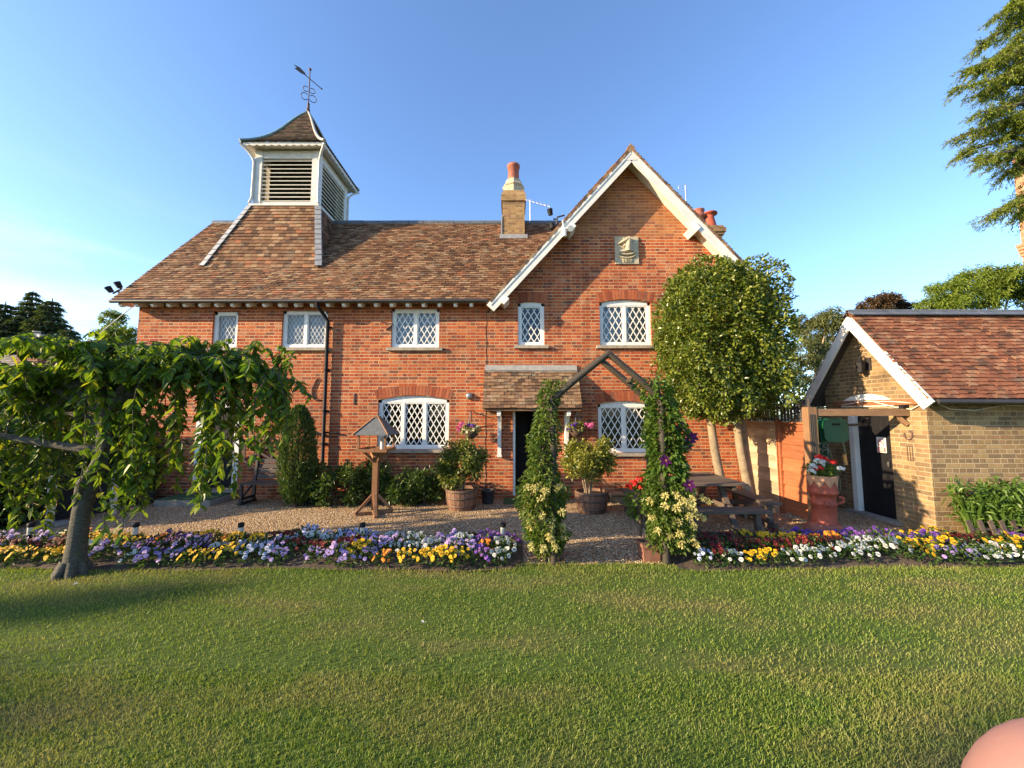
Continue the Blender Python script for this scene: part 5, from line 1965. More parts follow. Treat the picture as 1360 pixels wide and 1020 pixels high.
def strand(p0, d0, length, gap=.045, L=.112, drop=1.5):
    m = max(3, int(length / .08))
    p = np.array(p0, float)
    d = np.array(d0, float)
    P = [p.copy()]
    for k in range(m):
        d = nrm(d + np.array((rng.normal(0, .10), rng.normal(0, .10), -.22 * drop)))
        p = p + d * .08
        if p[2] < .45:
            break
        P.append(p.copy())
    P = np.array(P)
    if len(P) < 3:
        return
    tw.tube(P, np.linspace(.007, .003, len(P)), 3, cap=False)
    seg = len(P) - 1
    nl = int(seg * .08 / gap)
    tt = np.sort(rng.random(nl)) * seg
    i = np.minimum(tt.astype(int), seg - 1)
    fr_ = (tt - i)[:, None]
    q = P[i] * (1 - fr_) + P[i + 1] * fr_
    a = rng.random(nl) * 6.283
    tip = np.stack((np.cos(a) * .75, np.sin(a) * .75, rng.normal(-.55, .3, nl)), 1)
    lf.leaves(q, tip, L * rng.uniform(.7, 1.25, nl), L * .56 * rng.uniform(.8, 1.15, nl), fold=.12, curl=.3, upj=.35)


# top of the umbrella: strands springing from the limbs
for pts in limbs:
    for q in range(25):
        t_ = random.uniform(.25, 1.0) * 2.999
        i = int(t_)
        p = pts[i] + (pts[i + 1] - pts[i]) * (t_ - i)
        a = random.random() * 6.28
        strand(p + rng.normal(0, .04, 3), (math.cos(a), math.sin(a), .7), random.uniform(.35, .80), gap=.036, drop=.9)
# separate hanging clumps: x offset, start height, lowest leaf, strands, spread
for (dx, z, zb_, cnt, sp) in ((-2.2, 1.9, .6, 9, .15), (-1.6, 2.0, .9, 9, .15), (-1.02, 2.05, .50, 9, .09), (-.80, 2.15, .55, 9, .08), (-.62, 2.2, 1.3, 5, .08), (-.3, 2.3, 1.55, 6, .1), (.05, 2.4, 1.6, 7, .12),
                              (.40, 2.4, .55, 9, .07), (.56, 2.45, .62, 8, .07), (.98, 2.45, .80, 9, .06), (1.22, 2.5, 1.55, 6, .07), (1.52, 2.5, .95, 11, .07), (1.66, 2.5, 1.25, 7, .06), (1.90, 2.45, 1.85, 6, .07), (2.12, 2.42, 1.75, 9, .07), (2.30, 2.35, 1.50, 9, .05)):
    for k in range(cnt):
        a = random.random() * 6.28
        p = (TC[0] + dx + rng.normal(0, sp), TC[1] + .15 + rng.normal(0, .22), z + rng.normal(0, .06))
        strand(p, (.25 * math.cos(a), .25 * math.sin(a), .1), (z - zb_) * random.uniform(.6, 1.05) + .1, gap=.036, drop=2.0)
# upright sprigs on top
for (dx, dy, z) in ((1.22, .1, 2.58), (1.30, .15, 2.6), (2.2, .3, 2.5), (.1, .1, 2.7), (1.0, .2, 2.6), (1.6, .4, 2.6)):
    for k in range(4):
        strand((TC[0] + dx + rng.normal(0, .06), TC[1] + dy, z), (rng.normal(0, .25), rng.normal(0, .25), 1), .34, gap=.022, drop=.55)
tw.build('twigs', BARK, cherry)
lf.build('crown', LCHERRY, cherry)

# ---------------------------------------------------------------- rustic arch with climbers
AY, AYB = 4.92, 5.42
arch = thing('garden_arch', (1.22, AY, 0), 'rustic timber garden arch with a pointed top over the gravel path', 'arch')
zs_ = 2.05
xa, xb = .53, 1.95
apx = at(808, 466, AY)
for Y in (AY, AYB):
    for X in (xa, xb):
        MB().tube([(X, Y, -.05), (X + random.uniform(-.01, .01), Y, 1.0), (X, Y, zs_ + .03)], [.046, .044, .042], 10).build('post', POLE, arch)
    for X in (xa, xb):
        sx = -1 if X == xa else 1
        e = np.array((X + sx * .07, Y - .002, zs_ - .02))
        a_ = np.array((apx[0] + sx * .01, Y, apx[2] - .02))
        MB().tube([a_ - np.array((sx * .03, 0, 0)), (a_ + e) / 2, e], .042, 10).build('rafter', POLE, arch)
for X in (xa, xb):
    for z in (zs_, 1.35, .7):
        MB().tube([(X, AY + .03, z), (X, AYB - .03, z)], .03, 8).build('side_rail', POLE, arch)
for (X, z) in ((apx[0], apx[2] - .06), ((apx[0] + xb) / 2 + .05, (apx[2] + zs_) / 2 - .02), ((apx[0] + xa) / 2 - .02, (apx[2] + zs_) / 2 - .02)):
    MB().tube([(X, AY - .03, z), (X, AYB + .03, z)], .033, 8).build('cross_rail', POLE, arch)


def climber(name, label, X, Y, spec, leafmat, n_leaf, L, blooms, petal_mat, kind):
    """spec: list of (z, half width in x, half depth, x shift)"""
    o = thing(name, (X, Y, 0), label, 'climbing plant')
    b = MB()
    for k in range(7):
        a = random.random() * 6.28
        pts = [(X + .03 * math.cos(a), Y + .03 * math.sin(a), 0)]
        for z in np.linspace(.3, spec[-1][0], 8):
            pts.append((X + np.interp(z, [s_[0] for s_ in spec], [s_[3] for s_ in spec]) + .09 * math.cos(a + z * 3), Y + .08 * math.sin(a + z * 3), z))
        b.tube(pts, np.linspace(.013, .004, len(pts)), 5)
    b.build('stems', BARKD, o)
    b = MB()
    zz = [s_[0] for s_ in spec]
    n = n_leaf
    dens = np.array([s_[4] for s_ in spec])
    z = rng.uniform(zz[0], zz[-1], n * 2)
    z = z[rng.random(n * 2) < np.interp(z, zz, dens)][:n]
    n = len(z)
    hw_ = np.interp(z, zz, [s_[1] for s_ in spec])
    hd_ = np.interp(z, zz, [s_[2] for s_ in spec])
    sh = np.interp(z, zz, [s_[3] for s_ in spec])
    a = rng.random(n) * 6.283
    k = np.sqrt(rng.uniform(.12, 1.0, n)) * (1 + .22 * np.sin(z * 9 + a * 2) + .12 * np.sin(z * 23 + a * 3))
    p = np.stack((X + sh + hw_ * k * np.cos(a), Y + hd_ * k * np.sin(a), z), 1)
    tip = np.stack((np.cos(a), np.sin(a) - .3, rng.normal(.0, .5, n)), 1) + rng.normal(0, .5, (n, 3))
    b.leaves(p, tip, L * rng.uniform(.6, 1.3, n), L * .55 * rng.uniform(.8, 1.2, n), curl=.2, upj=.6)
    b.build('foliage', leafmat, o)
    b = MB()
    for (dx, dy, z) in blooms:
        c = np.array((X + dx, Y + dy, z))
        if kind == 'honeysuckle':
            m_ = 34
            d = nrm(rng.normal(0, 1, (m_, 3)) + np.array((0, -.5, .25)))
            b.leaves(c + d * .012, d, rng.uniform(.026, .05, m_), .013, curl=.05, fold=.3, upj=1)
            b.leaves(c + d * .04, d + rng.normal(0, .7, (m_, 3)), rng.uniform(.018, .03, m_), .012, curl=.3, upj=1)
        else:
            f = nrm(np.array((random.uniform(-.4, .4), -1, random.uniform(-.1, .4))))
            a_ = nrm(np.cross(f, (0, 0, 1)))
            c_ = np.cross(f, a_)
            th = np.arange(6) * 2 * math.pi / 6 + random.random()
            dirs = np.cos(th)[:, None] * a_ + np.sin(th)[:, None] * c_
            b.leaves(np.repeat(c[None], 6, 0), dirs + f * .15, .092, .052, curl=.05, fold=.08, up=f, upj=.05)
            b.leaves(np.repeat((c + f * .012)[None], 8, 0), nrm(rng.normal(0, 1, (8, 3)) + f * 1.5), .022, .008, 1.0, 1, up=f)
    b.build('blossoms', [petal_mat, EYE_Y], o)
    return o


hb = [(rng.uniform(-.30, .16), rng.uniform(-.30, -.05), z) for z in list(rng.uniform(.25, 1.0, 28))] + [(-.34, -.1, .62), (-.28, -.15, .98), (.18, -.2, .38), (-.05, -.3, .95), (.10, -.2, .98), (.14, -.28, .70)]
climber('honeysuckle', 'honeysuckle with pale yellow flowers climbing the left post of the arch', xa - .06, AY + .10, [(.08, .10, .10, .0, .4), (.35, .27, .25, -.04, 1), (.8, .30, .26, -.08, 1), (1.2, .21, .2, -.07, .65), (1.6, .17, .18, -.04, .5), (2.0, .14, .18, -.0, .4), (2.35, .12, .2, .10, .2)],
        LCLIMB, 6000, .060, hb, PHON, 'honeysuckle')
hb = [(rng.uniform(-.12, .40), rng.uniform(-.36, -.08), z) for z in list(rng.uniform(.3, .95, 25))] + [(-.22, -.1, .80), (-.20, -.1, .60), (-.16, -.15, .45), (.45, -.1, .84), (.52, -.1, .80), (.38, -.2, .62)]
climber('honeysuckle', 'honeysuckle with pale yellow flowers at the foot of the right arch post', xb + .02, AY + .06, [(.15, .16, .12, .05, .35), (.4, .26, .2, .06, 1), (.75, .30, .22, .06, 1), (1.0, .2, .2, .04, .5), (1.1, .1, .1, .0, .2)],
        LCLIMB, 3400, .060, hb, PHON, 'honeysuckle')
cb_ = [(-.10, -.28, 1.32), (.18, -.30, 1.02), (.36, -.05, 1.60), (.27, -.08, 1.50), (.20, -.1, 1.75), (.12, .1, 1.98), (.30, -.1, 1.56)]
climber('clematis', 'dark purple clematis with large leaves climbing the right arch post', xb + .07, AY + .15, [(.5, .15, .15, .0, .5), (.9, .24, .22, .02, 1), (1.4, .24, .24, .04, 1), (1.75, .22, .24, .02, .85), (2.05, .18, .26, -.02, .5), (2.4, .2, .26, -.16, .18)],
        LCLEM, 2700, .09, cb_, PCLEM, 'clematis')
for (X, Y, lb) in ((xa + .05, AYB - .20, 'square terracotta planter behind the left post of the arch'), (xb - .14, AYB - .30, 'square terracotta planter behind the right post of the arch')):
    b = MB()
    b.prism([(X - .10, Y - .1, 0), (X + .10, Y - .1, 0), (X + .115, Y - .1, .17), (X - .115, Y - .1, .17)], (0, .24, 0))
    b.box((X - .125, Y - .115, .172), (X + .125, Y + .155, .21))
    b.box((X - .11, Y - .10, .211), (X + .11, Y + .13, .215), 1)
    tag(b.build('terracotta_planter', [plain('aged_terracotta', (.19, .085, .055), .85, .3, 12, bump=.3), SOIL]), lb, 'planter', 'terracotta planters at the arch')
# red geranium behind the arch's right post
b = MB()
c = np.array((xb - .22, AYB - .2, .72))
ball_leaves(b, c, (.2, .16, .24), 260, .06, .055, curl=.3)
b.lathe([(.02, -.46), (.03, -.2), (.02, 0)], c, 6, 1)
g_ = b.build('geranium', [LCLIMB, BARKD])
tag(g_, 'red flowering geranium standing behind the right arch post', 'geranium')
b = MB()
for q in ((-.10, .26), (-.02, .30), (.06, .27), (-.16, .20), (.02, .2)):
    umbel(b, c + np.array((q[0], -.08, q[1])), .045, 13, .05)
b.build('blossoms', PRED, g_)

# ---------------------------------------------------------------- pansies of the two beds
def pansy_proto(colour, k):
    f = MB()
    ball_leaves(f, (0, 0, .075), (.135, .135, .11), 110, .05, .028, zmin=.01, up_bias=.5)
    o = bpy.data.objects.new('pansy_plant', None)
    COL.objects.link(o)
    f.build('foliage', LPANSY, o)
    b = MB()
    nf = random.choice((12, 14))
    for q in range(nf):
        a = random.random() * 6.28
        r_ = .135 * math.sqrt(random.random())
        c = np.array((r_ * math.cos(a), r_ * math.sin(a) - .01, .175 - 2.6 * r_ * r_ * (1.6 if math.sin(a) < 0 else .6) + random.uniform(-.015, .02)))
        fc_ = nrm(np.array((random.uniform(-.5, .5), -1.0, random.uniform(.25, 1.0))))
        ax = nrm(np.cross((0, 0, 1), fc_)) * -1
        uy = np.cross(ax, fc_) * -1
        if uy[2] < 0:
            uy = -uy
        S_ = random.uniform(.019, .030)
        # two upper, two side and one lower rounded petals
        for (th, ln, wd, dz) in ((55, 1.0, 1.05, .0), (125, 1.0, 1.05, .001), (-5, .95, 1.05, .003), (185, .95, 1.05, .004), (270, 1.0, 1.35, .006)):
            e = ax * math.cos(math.radians(th)) + uy * math.sin(math.radians(th))
            sd = np.cross(fc_, e)
            c0 = c + fc_ * dz
            V = [c0, c0 + e * S_ * .45 * ln - sd * S_ * .52 * wd + fc_ * .003, c0 + e * S_ * .92 * ln - sd * S_ * .33 * wd, c0 + e * S_ * 1.02 * ln, c0 + e * S_ * .92 * ln + sd * S_ * .33 * wd, c0 + e * S_ * .45 * ln + sd * S_ * .52 * wd + fc_ * .003]
            b.add(V, [(0, 1, 2, 3, 4, 5)], 0, random.random())
        has_face = colour in ('white', 'yellow', 'lilac', 'pale blue', 'cream') and random.random() < .6
        if has_face:
            for th in (-10, 190, 270):
                e = ax * math.cos(math.radians(th)) + uy * math.sin(math.radians(th))
                sd = np.cross(fc_, e)
                c0 = c + fc_ * .008
                b.add([c0, c0 + e * S_ * .4 - sd * S_ * .22, c0 + e * S_ * .5, c0 + e * S_ * .4 + sd * S_ * .22], [(0, 1, 2, 3)], 1, .3)
        c0 = c + fc_ * .0095
        b.add([c0 + ax * .004, c0 + uy * .004, c0 - ax * .004, c0 - uy * .004], [(0, 1, 2, 3)], 2, .5)
    fl_ = b.build('blossoms', [PET[colour], EYE_DK, EYE_Y], o)
    return o


protos = {c: [pansy_proto(c, k) for k in range(2)] for c in PET}
used = {}
LANDL = [(-7.9, 'by the gate end of the bed'), (-7.15, 'near the first path light'), (-6.4, 'between first path light and cherry'), (-5.75, 'just left of the cherry trunk'), (-5.2, 'behind the cherry trunk'), (-4.6, 'just right of the cherry trunk'), (-4.0, 'near the light right of the cherry'),
         (-3.4, 'between the cherry and the bird table'), (-2.8, 'in front of the bird table'), (-2.1, 'near the light before the bird table'), (-1.5, 'below the three-light window'), (-.9, 'in front of the left barrel'), (-.3, 'near the path light by the arch'), (.1, 'next to the left arch post')]
LANDR = [(2.4, 'next to the right arch post'), (2.9, 'left part of the picnic table front'), (3.4, 'in front of the picnic table'), (3.9, 'before the right picnic bench'), (4.4, 'between picnic table and chimney pot'), (4.9, 'in front of the chimney pot planter'), (5.4, 'right of the chimney pot planter'),
         (5.9, 'before the outbuilding door'), (6.4, 'before the sunlit brick gable'), (6.9, 'at the corner of the outbuilding'), (7.4, 'below the leafy edging plants'), (8.6, 'at the far right end')]
ROWS = ['front row', 'second row', 'third row', 'back row']
wl = ['white', 'lilac', 'purple', 'dark red', 'yellow', 'orange', 'pale blue', 'cream']


def pick(side, row, x):
    if side == 'L':
        w_ = {0: (3.4, 4, 1.5, 1.2, 2.4, 1.2, 2, 1.0), 1: (2, 4, 2.4, 2.4, 2, 1.8, 1.5, .8), 2: (1, 2, 2, 3, 1.6, 2.4, .6, .6), 3: (.6, 1.6, 2.6, 3, 1.0, 2, .3, .6)}[row]
    else:
        w_ = {0: (5, .3, .6, .8, 4, .3, .2, .2), 1: (4, .5, 1, 2, 5, .6, .3, .2), 2: (2, .8, 2, 3, 4, .8, .3, .2), 3: (.6, 1, 3, 4, 2, .8, .2, .2)}[row]
    return random.choices(wl, w_)[0]


count = 0
for side, x0, x1, land in (('L', -8.2, .02, LANDL), ('R', 2.32, 8.7, LANDR)):
    for row in range(4):
        x = x0 + (row % 2) * .12
        prev = None
        while x < x1:
            xx = x + random.uniform(-.05, .05)
            yy = lawn_edge(xx) + .15 + row * .205 + random.uniform(-.05, .05)
            skip = (row == 0 and random.random() < .10) or math.hypot(xx - TC[0], yy - TC[1]) < .30
            col = prev if prev and random.random() < .52 else pick(side, row, xx)
            if side == 'L' and xx > -.3 and row < 2:
                col = 'white'
            prev = col
            if not skip:
                pr = random.choice(protos[col])
                o = pr if not used.get(pr.name) else copy_tree(pr)
                used[pr.name] = True
                sc_ = random.uniform(.85, 1.2)
                o.location = (xx, yy, .03 + .03 * (row in (1, 2)))
                o.rotation_euler = (0, 0, random.uniform(-.5, .5))
                o.scale = (sc_, sc_, sc_ * random.uniform(.9, 1.15))
                lbw = min(land, key=lambda q: abs(q[0] - xx))[1]
                adj = 'tall ' if sc_ > 1.1 else ('low ' if sc_ < .92 else '')
                tag(o, '%s%s pansy plant in the %s, %s' % (adj, col, ROWS[row], lbw), 'pansy', 'pansies of the %s flower bed' % ('left' if side == 'L' else 'right'))
                count += 1
            x += random.uniform(.205, .265)
for lst in protos.values():
    for pr in lst:
        if not used.get(pr.name):
            for ch_ in list(pr.children):
                bpy.data.objects.remove(ch_)
            bpy.data.objects.remove(pr)

# solar stake lights
def stake_light():
    o = thing('path_light', (0, 0, 0), 'x', 'path light', 'solar path lights along the flower bed')
    MB().tube([(0, 0, -.05), (0, 0, .2)], .014, 8).build('stake', BLACK, o)
    MB().lathe([(.012, .18), (.03, .20), (.034, .215), (.034, .222)], (0, 0, 0), 14).build('base_cup', BLACK, o)
    MB().lathe([(.032, .222), (.034, .32)], (0, 0, 0), 14, cap=False).build('lamp_glass', plain('frosted_lamp', (.55, .53, .48), .25, .06), o)
    MB().lathe([(.036, .32), (.038, .33), (.038, .37), (.03, .378), (.0, .38)], (0, 0, 0), 14).build('cap', BLACK, o)
    return o


pl0 = stake_light()
for i, (px, lb) in enumerate(((39, 'path light by the black gate, left of the cherry trunk'), (179, 'first path light right of the cherry trunk'), (319, 'path light in the bed in front of the garden bench'), (481, 'path light in the bed in front of the bird table'), (668, 'path light at the right end of the left bed, beside the arch'))):
    o = pl0 if i == 0 else copy_tree(pl0)
    p = at(px, 720, 5.36)
    o.location = (p[0], 5.36, .02)
    o['label'] = lb

# ---------------------------------------------------------------- strap leaved plants and low edging at the outbuilding
def strap_clump(x, y, h, n, label):
    o = thing('day_lily', (x, y, 0), label, 'plant', 'strap leaved plants by the outbuilding')
    b = MB()
    m_ = 7
    for k in range(n):
        a = random.random() * 6.28
        r0 = random.uniform(0, .12)
        H_ = h * random.uniform(.65, 1.1)
        out = random.uniform(.12, .42)
        wd = random.uniform(.022, .036)
        sd = np.array((-math.sin(a), math.cos(a), 0)) * wd / 2
        V = []
        for q in range(m_):
            t_ = q / (m_ - 1)
            c = np.array((x + math.cos(a) * (r0 + out * t_ ** 1.6), y + math.sin(a) * (r0 + out * t_ ** 1.6) * .7, H_ * (t_ * 1.25 - .45 * t_ ** 2.6)))
            w_ = max(.08, math.sin(math.pi * min(1, .25 + .75 * t_) ** 1.3)) if t_ > .4 else 1
            V += [c - sd * w_, c + sd * w_]
        b.add(V, [(2 * q, 2 * q + 1, 2 * q + 3, 2 * q + 2) for q in range(m_ - 1)], 0, random.random())
    # leafy side shoots
    for k in range(n):
        a = random.random() * 6.28
        p = np.array((x + .28 * math.cos(a) * random.random(), y + .16 * math.sin(a), random.uniform(.25, h)))
        b.leaves(np.repeat(p[None], 4, 0) + rng.normal(0, .03, (4, 3)), rng.normal(0, .7, (4, 3)) + np.array((0, -.2, .3)), .12, .035, curl=.3)
    b.build('leaves', LDAY, o)
    return o


for i, (x, y, h) in enumerate(((6.98, 5.84, .86), (7.30, 5.74, .86), (7.62, 5.84, .88), (7.96, 5.74, .84), (8.30, 5.84, .84), (8.66, 5.74, .80), (8.98, 5.82, .8))):
    strap_clump(x, y, h, 85, ['strap leaved clump at the sunlit corner of the outbuilding', 'second strap leaved clump from the outbuilding corner', 'strap leaved clump in the middle of the row, third from the corner', 'fourth strap leaved clump from the outbuilding corner',
                              'fifth strap leaved clump under the outbuilding eaves', 'sixth strap leaved clump at the photo edge', 'last strap leaved clump, farthest from the corner'][i])
lf_ = thing('edging_fence', (7.5, 5.55, 0), 'low edging of leaning grey palings in front of the strap leaved plants', 'fence')
for k in range(14):
    x = 6.72 + k * .155
    b = MB()
    b.bar((x, 5.58, .0), (x - .10 + random.uniform(-.02, .02), 5.60, .36), .06, .018, up=(0, 1, 0))
    b.build('paling', GREYW, lf_)
MB().bar((6.62, 5.605, .24), (8.85, 5.605, .22), .018, .03).build('rail', GREYW, lf_)

# ---------------------------------------------------------------- gate, hedges and neighbours on the left
gt = thing('garden_gate', (-8.1, 6.9, 0), 'low black timber gate with a white post behind the cherry trunk', 'gate')
G0, G1 = np.array((-7.98, 6.66, 0)), np.array((-7.62, 7.35, 0))
for q, mt in ((G0, CREAM), (G1, CREAM)):
    b = MB()
    b.box(q + np.array((-.038, -.038, 0)), q + np.array((.038, .038, .80)))
    b.box(q + np.array((-.05, -.05, .802)), q + np.array((.05, .05, .835)))
    b.build('post', mt, gt)
g0, g1 = G0 + (G1 - G0) * .09, G0 + (G1 - G0) * .91
b = MB()
for z, h_ in ((.11, .10), (.56, .09), (.80, .07)):
    b.bar(g0 + np.array((0, 0, z)), g1 + np.array((0, 0, z)), .05, h_)
nn = 7
for k in range(nn):
    c = g0 + (g1 - g0) * ((k + .5) / nn)
    dgg = (g1 - g0) / nn * .48
    b.bar(c - dgg + np.array((0, 0, .335)), c + dgg + np.array((0, 0, .335)), .022, .39)
for k in (0, .33, .66, 1):
    c = g0 + (g1 - g0) * (.03 + .94 * k)
    b.bar(c + np.array((0, 0, .58)), c + np.array((0, 0, .78)), .045, .05)
b.build('gate_leaf', BLACK, gt)
tag(MB().bar((-8.3, 6.85, .02), (-7.6, 6.6, .02), .22, .05).build('kerb_stone', CONC), 'pale kerb stone at the foot of the black gate', 'kerb stone')


def hedge(label, boxes, n, L=.095, mat=LHEDGE, cat='hedge', name='hedge'):
    o = thing(name, (boxes[0][0], boxes[0][1], 0), label, cat)
    b = MB()
    for (x, y, z, rx, ry, rz) in boxes:
        for k in range(5):
            b.tube([(x + random.uniform(-.3, .3) * rx, y, 0), (x + random.uniform(-.6, .6) * rx, y + random.uniform(-.4, .4) * ry, z + rz * .6)], [.04, .012], 6)
    b.build('stems', BARKD, o)
    b = MB()
    for (x, y, z, rx, ry, rz) in boxes:
        m = int(n * 1.8) // len(boxes)
        d = rng.normal(0, 1, (m, 3))
        d = d / (np.abs(d) ** 4).sum(1, keepdims=True) ** .25
        k = 1 - .4 * rng.random(m) ** 2
        lump = 1 + .07 * np.sin(d[:, 0] * 6 + d[:, 2] * 7) + .05 * np.sin(d[:, 1] * 11 + d[:, 2] * 13 + d[:, 0] * 9)
        p = np.array((x, y, z)) + d * (k * lump)[:, None] * np.array((rx, ry, rz))
        ok = p[:, 2] > .02
        p, d = p[ok], d[ok]
        b.leaves(p, d + rng.normal(0, .7, d.shape), L * rng.uniform(.7, 1.3, len(p)), L * .55)
    b.build('foliage', mat, o)
    return o


hedge('dark evergreen hedge to the left of the black gate', [(-9.6, 6.9, .8, 1.1, .6, 1.0), (-9.0, 6.3, .5, .7, .4, .6), (-10.8, 6.5, 1.0, .8, .8, 1.2)], 9000)
hedge('dark shrub beyond the gate at the left corner of the house', [(-9.3, 9.0, .95, .9, .7, 1.0), (-8.45, 8.25, .75, .55, .4, .8), (-10.4, 9.2, 1.2, .9, .7, 1.3)], 10000, name='evergreen_shrub', cat='shrub')
hedge('tall hedge far behind the gate below the cottage roof', [(-13.5, 10.5, 1.2, 2.2, .7, 1.3), (-17.0, 10.5, 1.2, 2.0, .7, 1.3)], 9000, L=.1)
hedge('rounded green hedge behind the fence between house and outbuilding', [(7.6, 11.2, 1.4, 1.7, .8, 1.5)], 6000, L=.09, mat=LBUSH)

ct = thing('cottage', (-19, 15, 0), 'neighbouring cottage with a grey roof and a brick chimney at the far left', 'cottage')
b = MB()
b.box((-27, 13.2, -.1), (-14.6, 16.8, 2.6))
b.build('wall', STACKB, ct)
b = MB()
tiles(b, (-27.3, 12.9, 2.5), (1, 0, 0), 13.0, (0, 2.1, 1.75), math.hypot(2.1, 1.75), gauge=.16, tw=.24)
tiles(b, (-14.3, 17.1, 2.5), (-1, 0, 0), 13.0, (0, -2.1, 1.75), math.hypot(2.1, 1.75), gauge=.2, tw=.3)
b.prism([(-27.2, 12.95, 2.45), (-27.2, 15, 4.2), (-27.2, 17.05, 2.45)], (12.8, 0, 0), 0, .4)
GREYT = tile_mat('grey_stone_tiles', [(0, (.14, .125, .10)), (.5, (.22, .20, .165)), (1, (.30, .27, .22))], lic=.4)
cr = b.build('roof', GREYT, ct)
b = MB()
p = at(50, 470, 14.2)
b.box((p[0] - .40, 13.9, 3.0), (p[0] + .40, 14.5, p[2] + .32))
b.box((p[0] - .46, 13.84, p[2] + .323), (p[0] + .46, 14.56, p[2] + .50))
cc = b.build('chimney', REDSTACK, cr)
b = MB()
b.lathe([(.12, 0), (.10, .35), (.12, .37)], (p[0] - .12, 14.2, p[2] + .50), 12, 0)
b.lathe([(.17, 0), (.17, .16), (.19, .2), (.13, .22)], (p[0] + .2, 14.2, p[2] + .50), 12, 1)
b.build('chimney_pots', [CREAM, LEAD], cc)
w_ = MB()
p, q = at(176, 407, 8.9), at(100, 462, 14)
w_.tube([p, (p + q) / 2 - np.array((0, 0, .12)), q], .012, 5)
tag(w_.build('overhead_cable', GREYMETAL), 'thin overhead cable running from the left eaves towards the cottage', 'cable')

# ---------------------------------------------------------------- background trees
def leafy_tree(label, base, trunk_h, clusters, n, L, Wd, mat, bark=BARKD, r0=.2, cat='tree', name='tree', droop=0., rad_leaf=None):
    """clusters: (x, y, z, radius)"""
    o = thing(name, base, label, cat)
    b = MB()
    base = np.array(base, float)
    topp = base + np.array((0, 0, trunk_h))
    b.tube([base + np.array((0, 0, -.1)), base + (topp - base) * .5, topp], [r0, r0 * .75, r0 * .5], 8)
    for (x, y, z, R) in clusters:
        e = np.array((x, y, z))
        st_ = topp + np.array((0, 0, -.3 * trunk_h * random.random()))
        b.tube([st_, st_ + (e - st_) * .5 + np.array((0, 0, .1 * R)), e], [r0 * .35, r0 * .2, r0 * .06], 6)
    b.build('trunk', bark, o)
    b = MB()
    tot = sum(R ** 2 for *_, R in clusters)
    for (x, y, z, R) in clusters:
        m = int(n * R * R / tot)
        sub = max(4, m // 60)
        for k in range(sub):
            d = nrm(rng.normal(0, 1, 3))
            cc_ = np.array((x, y, z)) + d * R * random.uniform(.45, .95) * np.array((1, 1, .8))
            ball_leaves(b, cc_, R * .28, 60, L, Wd, shell=.1, up_bias=.1, droop=droop, curl=.2 + droop * .3)
    b.build('crown', mat, o)
    return o


def blobs(lst, Y, jit=.8, back=0.):
    out = []
    for (px, py, rp) in lst:
        y = Y + random.uniform(-jit, jit) + back
        p = at(px, py, y)
        out.append((p[0], p[1], p[2], rp / F_PX * y))
    return out


leafy_tree('pale green birch rising behind the fence and the holly', (15.5, 19, 0), 4.5, blobs([(1085, 440, 26), (1070, 470, 26), (1100, 425, 22), (1065, 430, 16), (1095, 470, 22), (1110, 455, 20), (1120, 425, 14), (1060, 500, 20)], 19), 24000, .10, .05, LBIRCH, BARKP, .22, name='birch_tree', droop=.5)
leafy_tree('copper leaved tree peeping over the outbuilding roof', (24.5, 25, 0), 5.5, blobs([(1170, 400, 16), (1150, 408, 15), (1190, 405, 16), (1125, 430, 16), (1205, 410, 12), (1165, 415, 18)], 25), 16000, .12, .07, LCOPPER, BARKD, .25, name='copper_beech')
leafy_tree('bright yellow green tree above the outbuilding ridge at right', (21.5, 17, 0), 4., blobs([(1255, 390, 24), (1285, 375, 24), (1315, 370, 24), (1345, 368, 22), (1240, 405, 18), (1375, 380, 24), (1300, 395, 24), (1340, 395, 24), (1270, 405, 20)], 17), 24000, .14, .04, LASH, BARKD, .22, name='ash_tree', droop=.25)

# large cedar at the right edge, tiers of drooping boughs
cd = thing('cedar_tree', (19.4, 12.2, 0), 'tall cedar with sunlit drooping boughs at the right edge', 'tree')
b = MB()
b.tube([(19.4, 12.2, -.2), (19.4, 12.2, 5), (19.3, 12.2, 10), (19.3, 12.2, 17)], [.55, .45, .35, .12], 12)
boughs = []
for (px, py, Y) in ((1268, 118, 11.6), (1285, 95, 12.2), (1275, 180, 11.8), (1300, 60, 12.4), (1320, 25, 12), (1345, 2, 11.8), (1272, 205, 12.0), (1300, 150, 11.3), (1290, 215, 11.5), (1318, 215, 12.3), (1330, 100, 11.4), (1340, 160, 11.6), (1350, 50, 11.3), (1310, 120, 12.4), (1350, 200, 12.2), (1312, 288, 12.0), (1340, 272, 11.8), (1355, 285, 12.3), (1325, 185, 11.7), (1290, 130, 11.9), (1360, 130, 12.5), (1370, 80, 12), (1365, 20, 12.4), (1335, 70, 12.3), (1315, 85, 11.6), (1300, 175, 12.2), (1325, 145, 12.0), (1345, 90, 12.0), (1300, 90, 12.0), (1340, 30, 12.5), (1335, 230, 12.1), (1355, 165, 11.5), (1360, 215, 12.4)):
    e = at(px, py, Y)
    st_ = np.array((19.35, 12.2, e[2] + .5))
    md = st_ + (e - st_) * .55 + np.array((0, 0, .45))
    b.tube([st_, md, e], [.10, .06, .012], 6)
    boughs.append((st_, md, e))
b.build('trunk', BARKD, cd)
b = MB()
tb = MB()
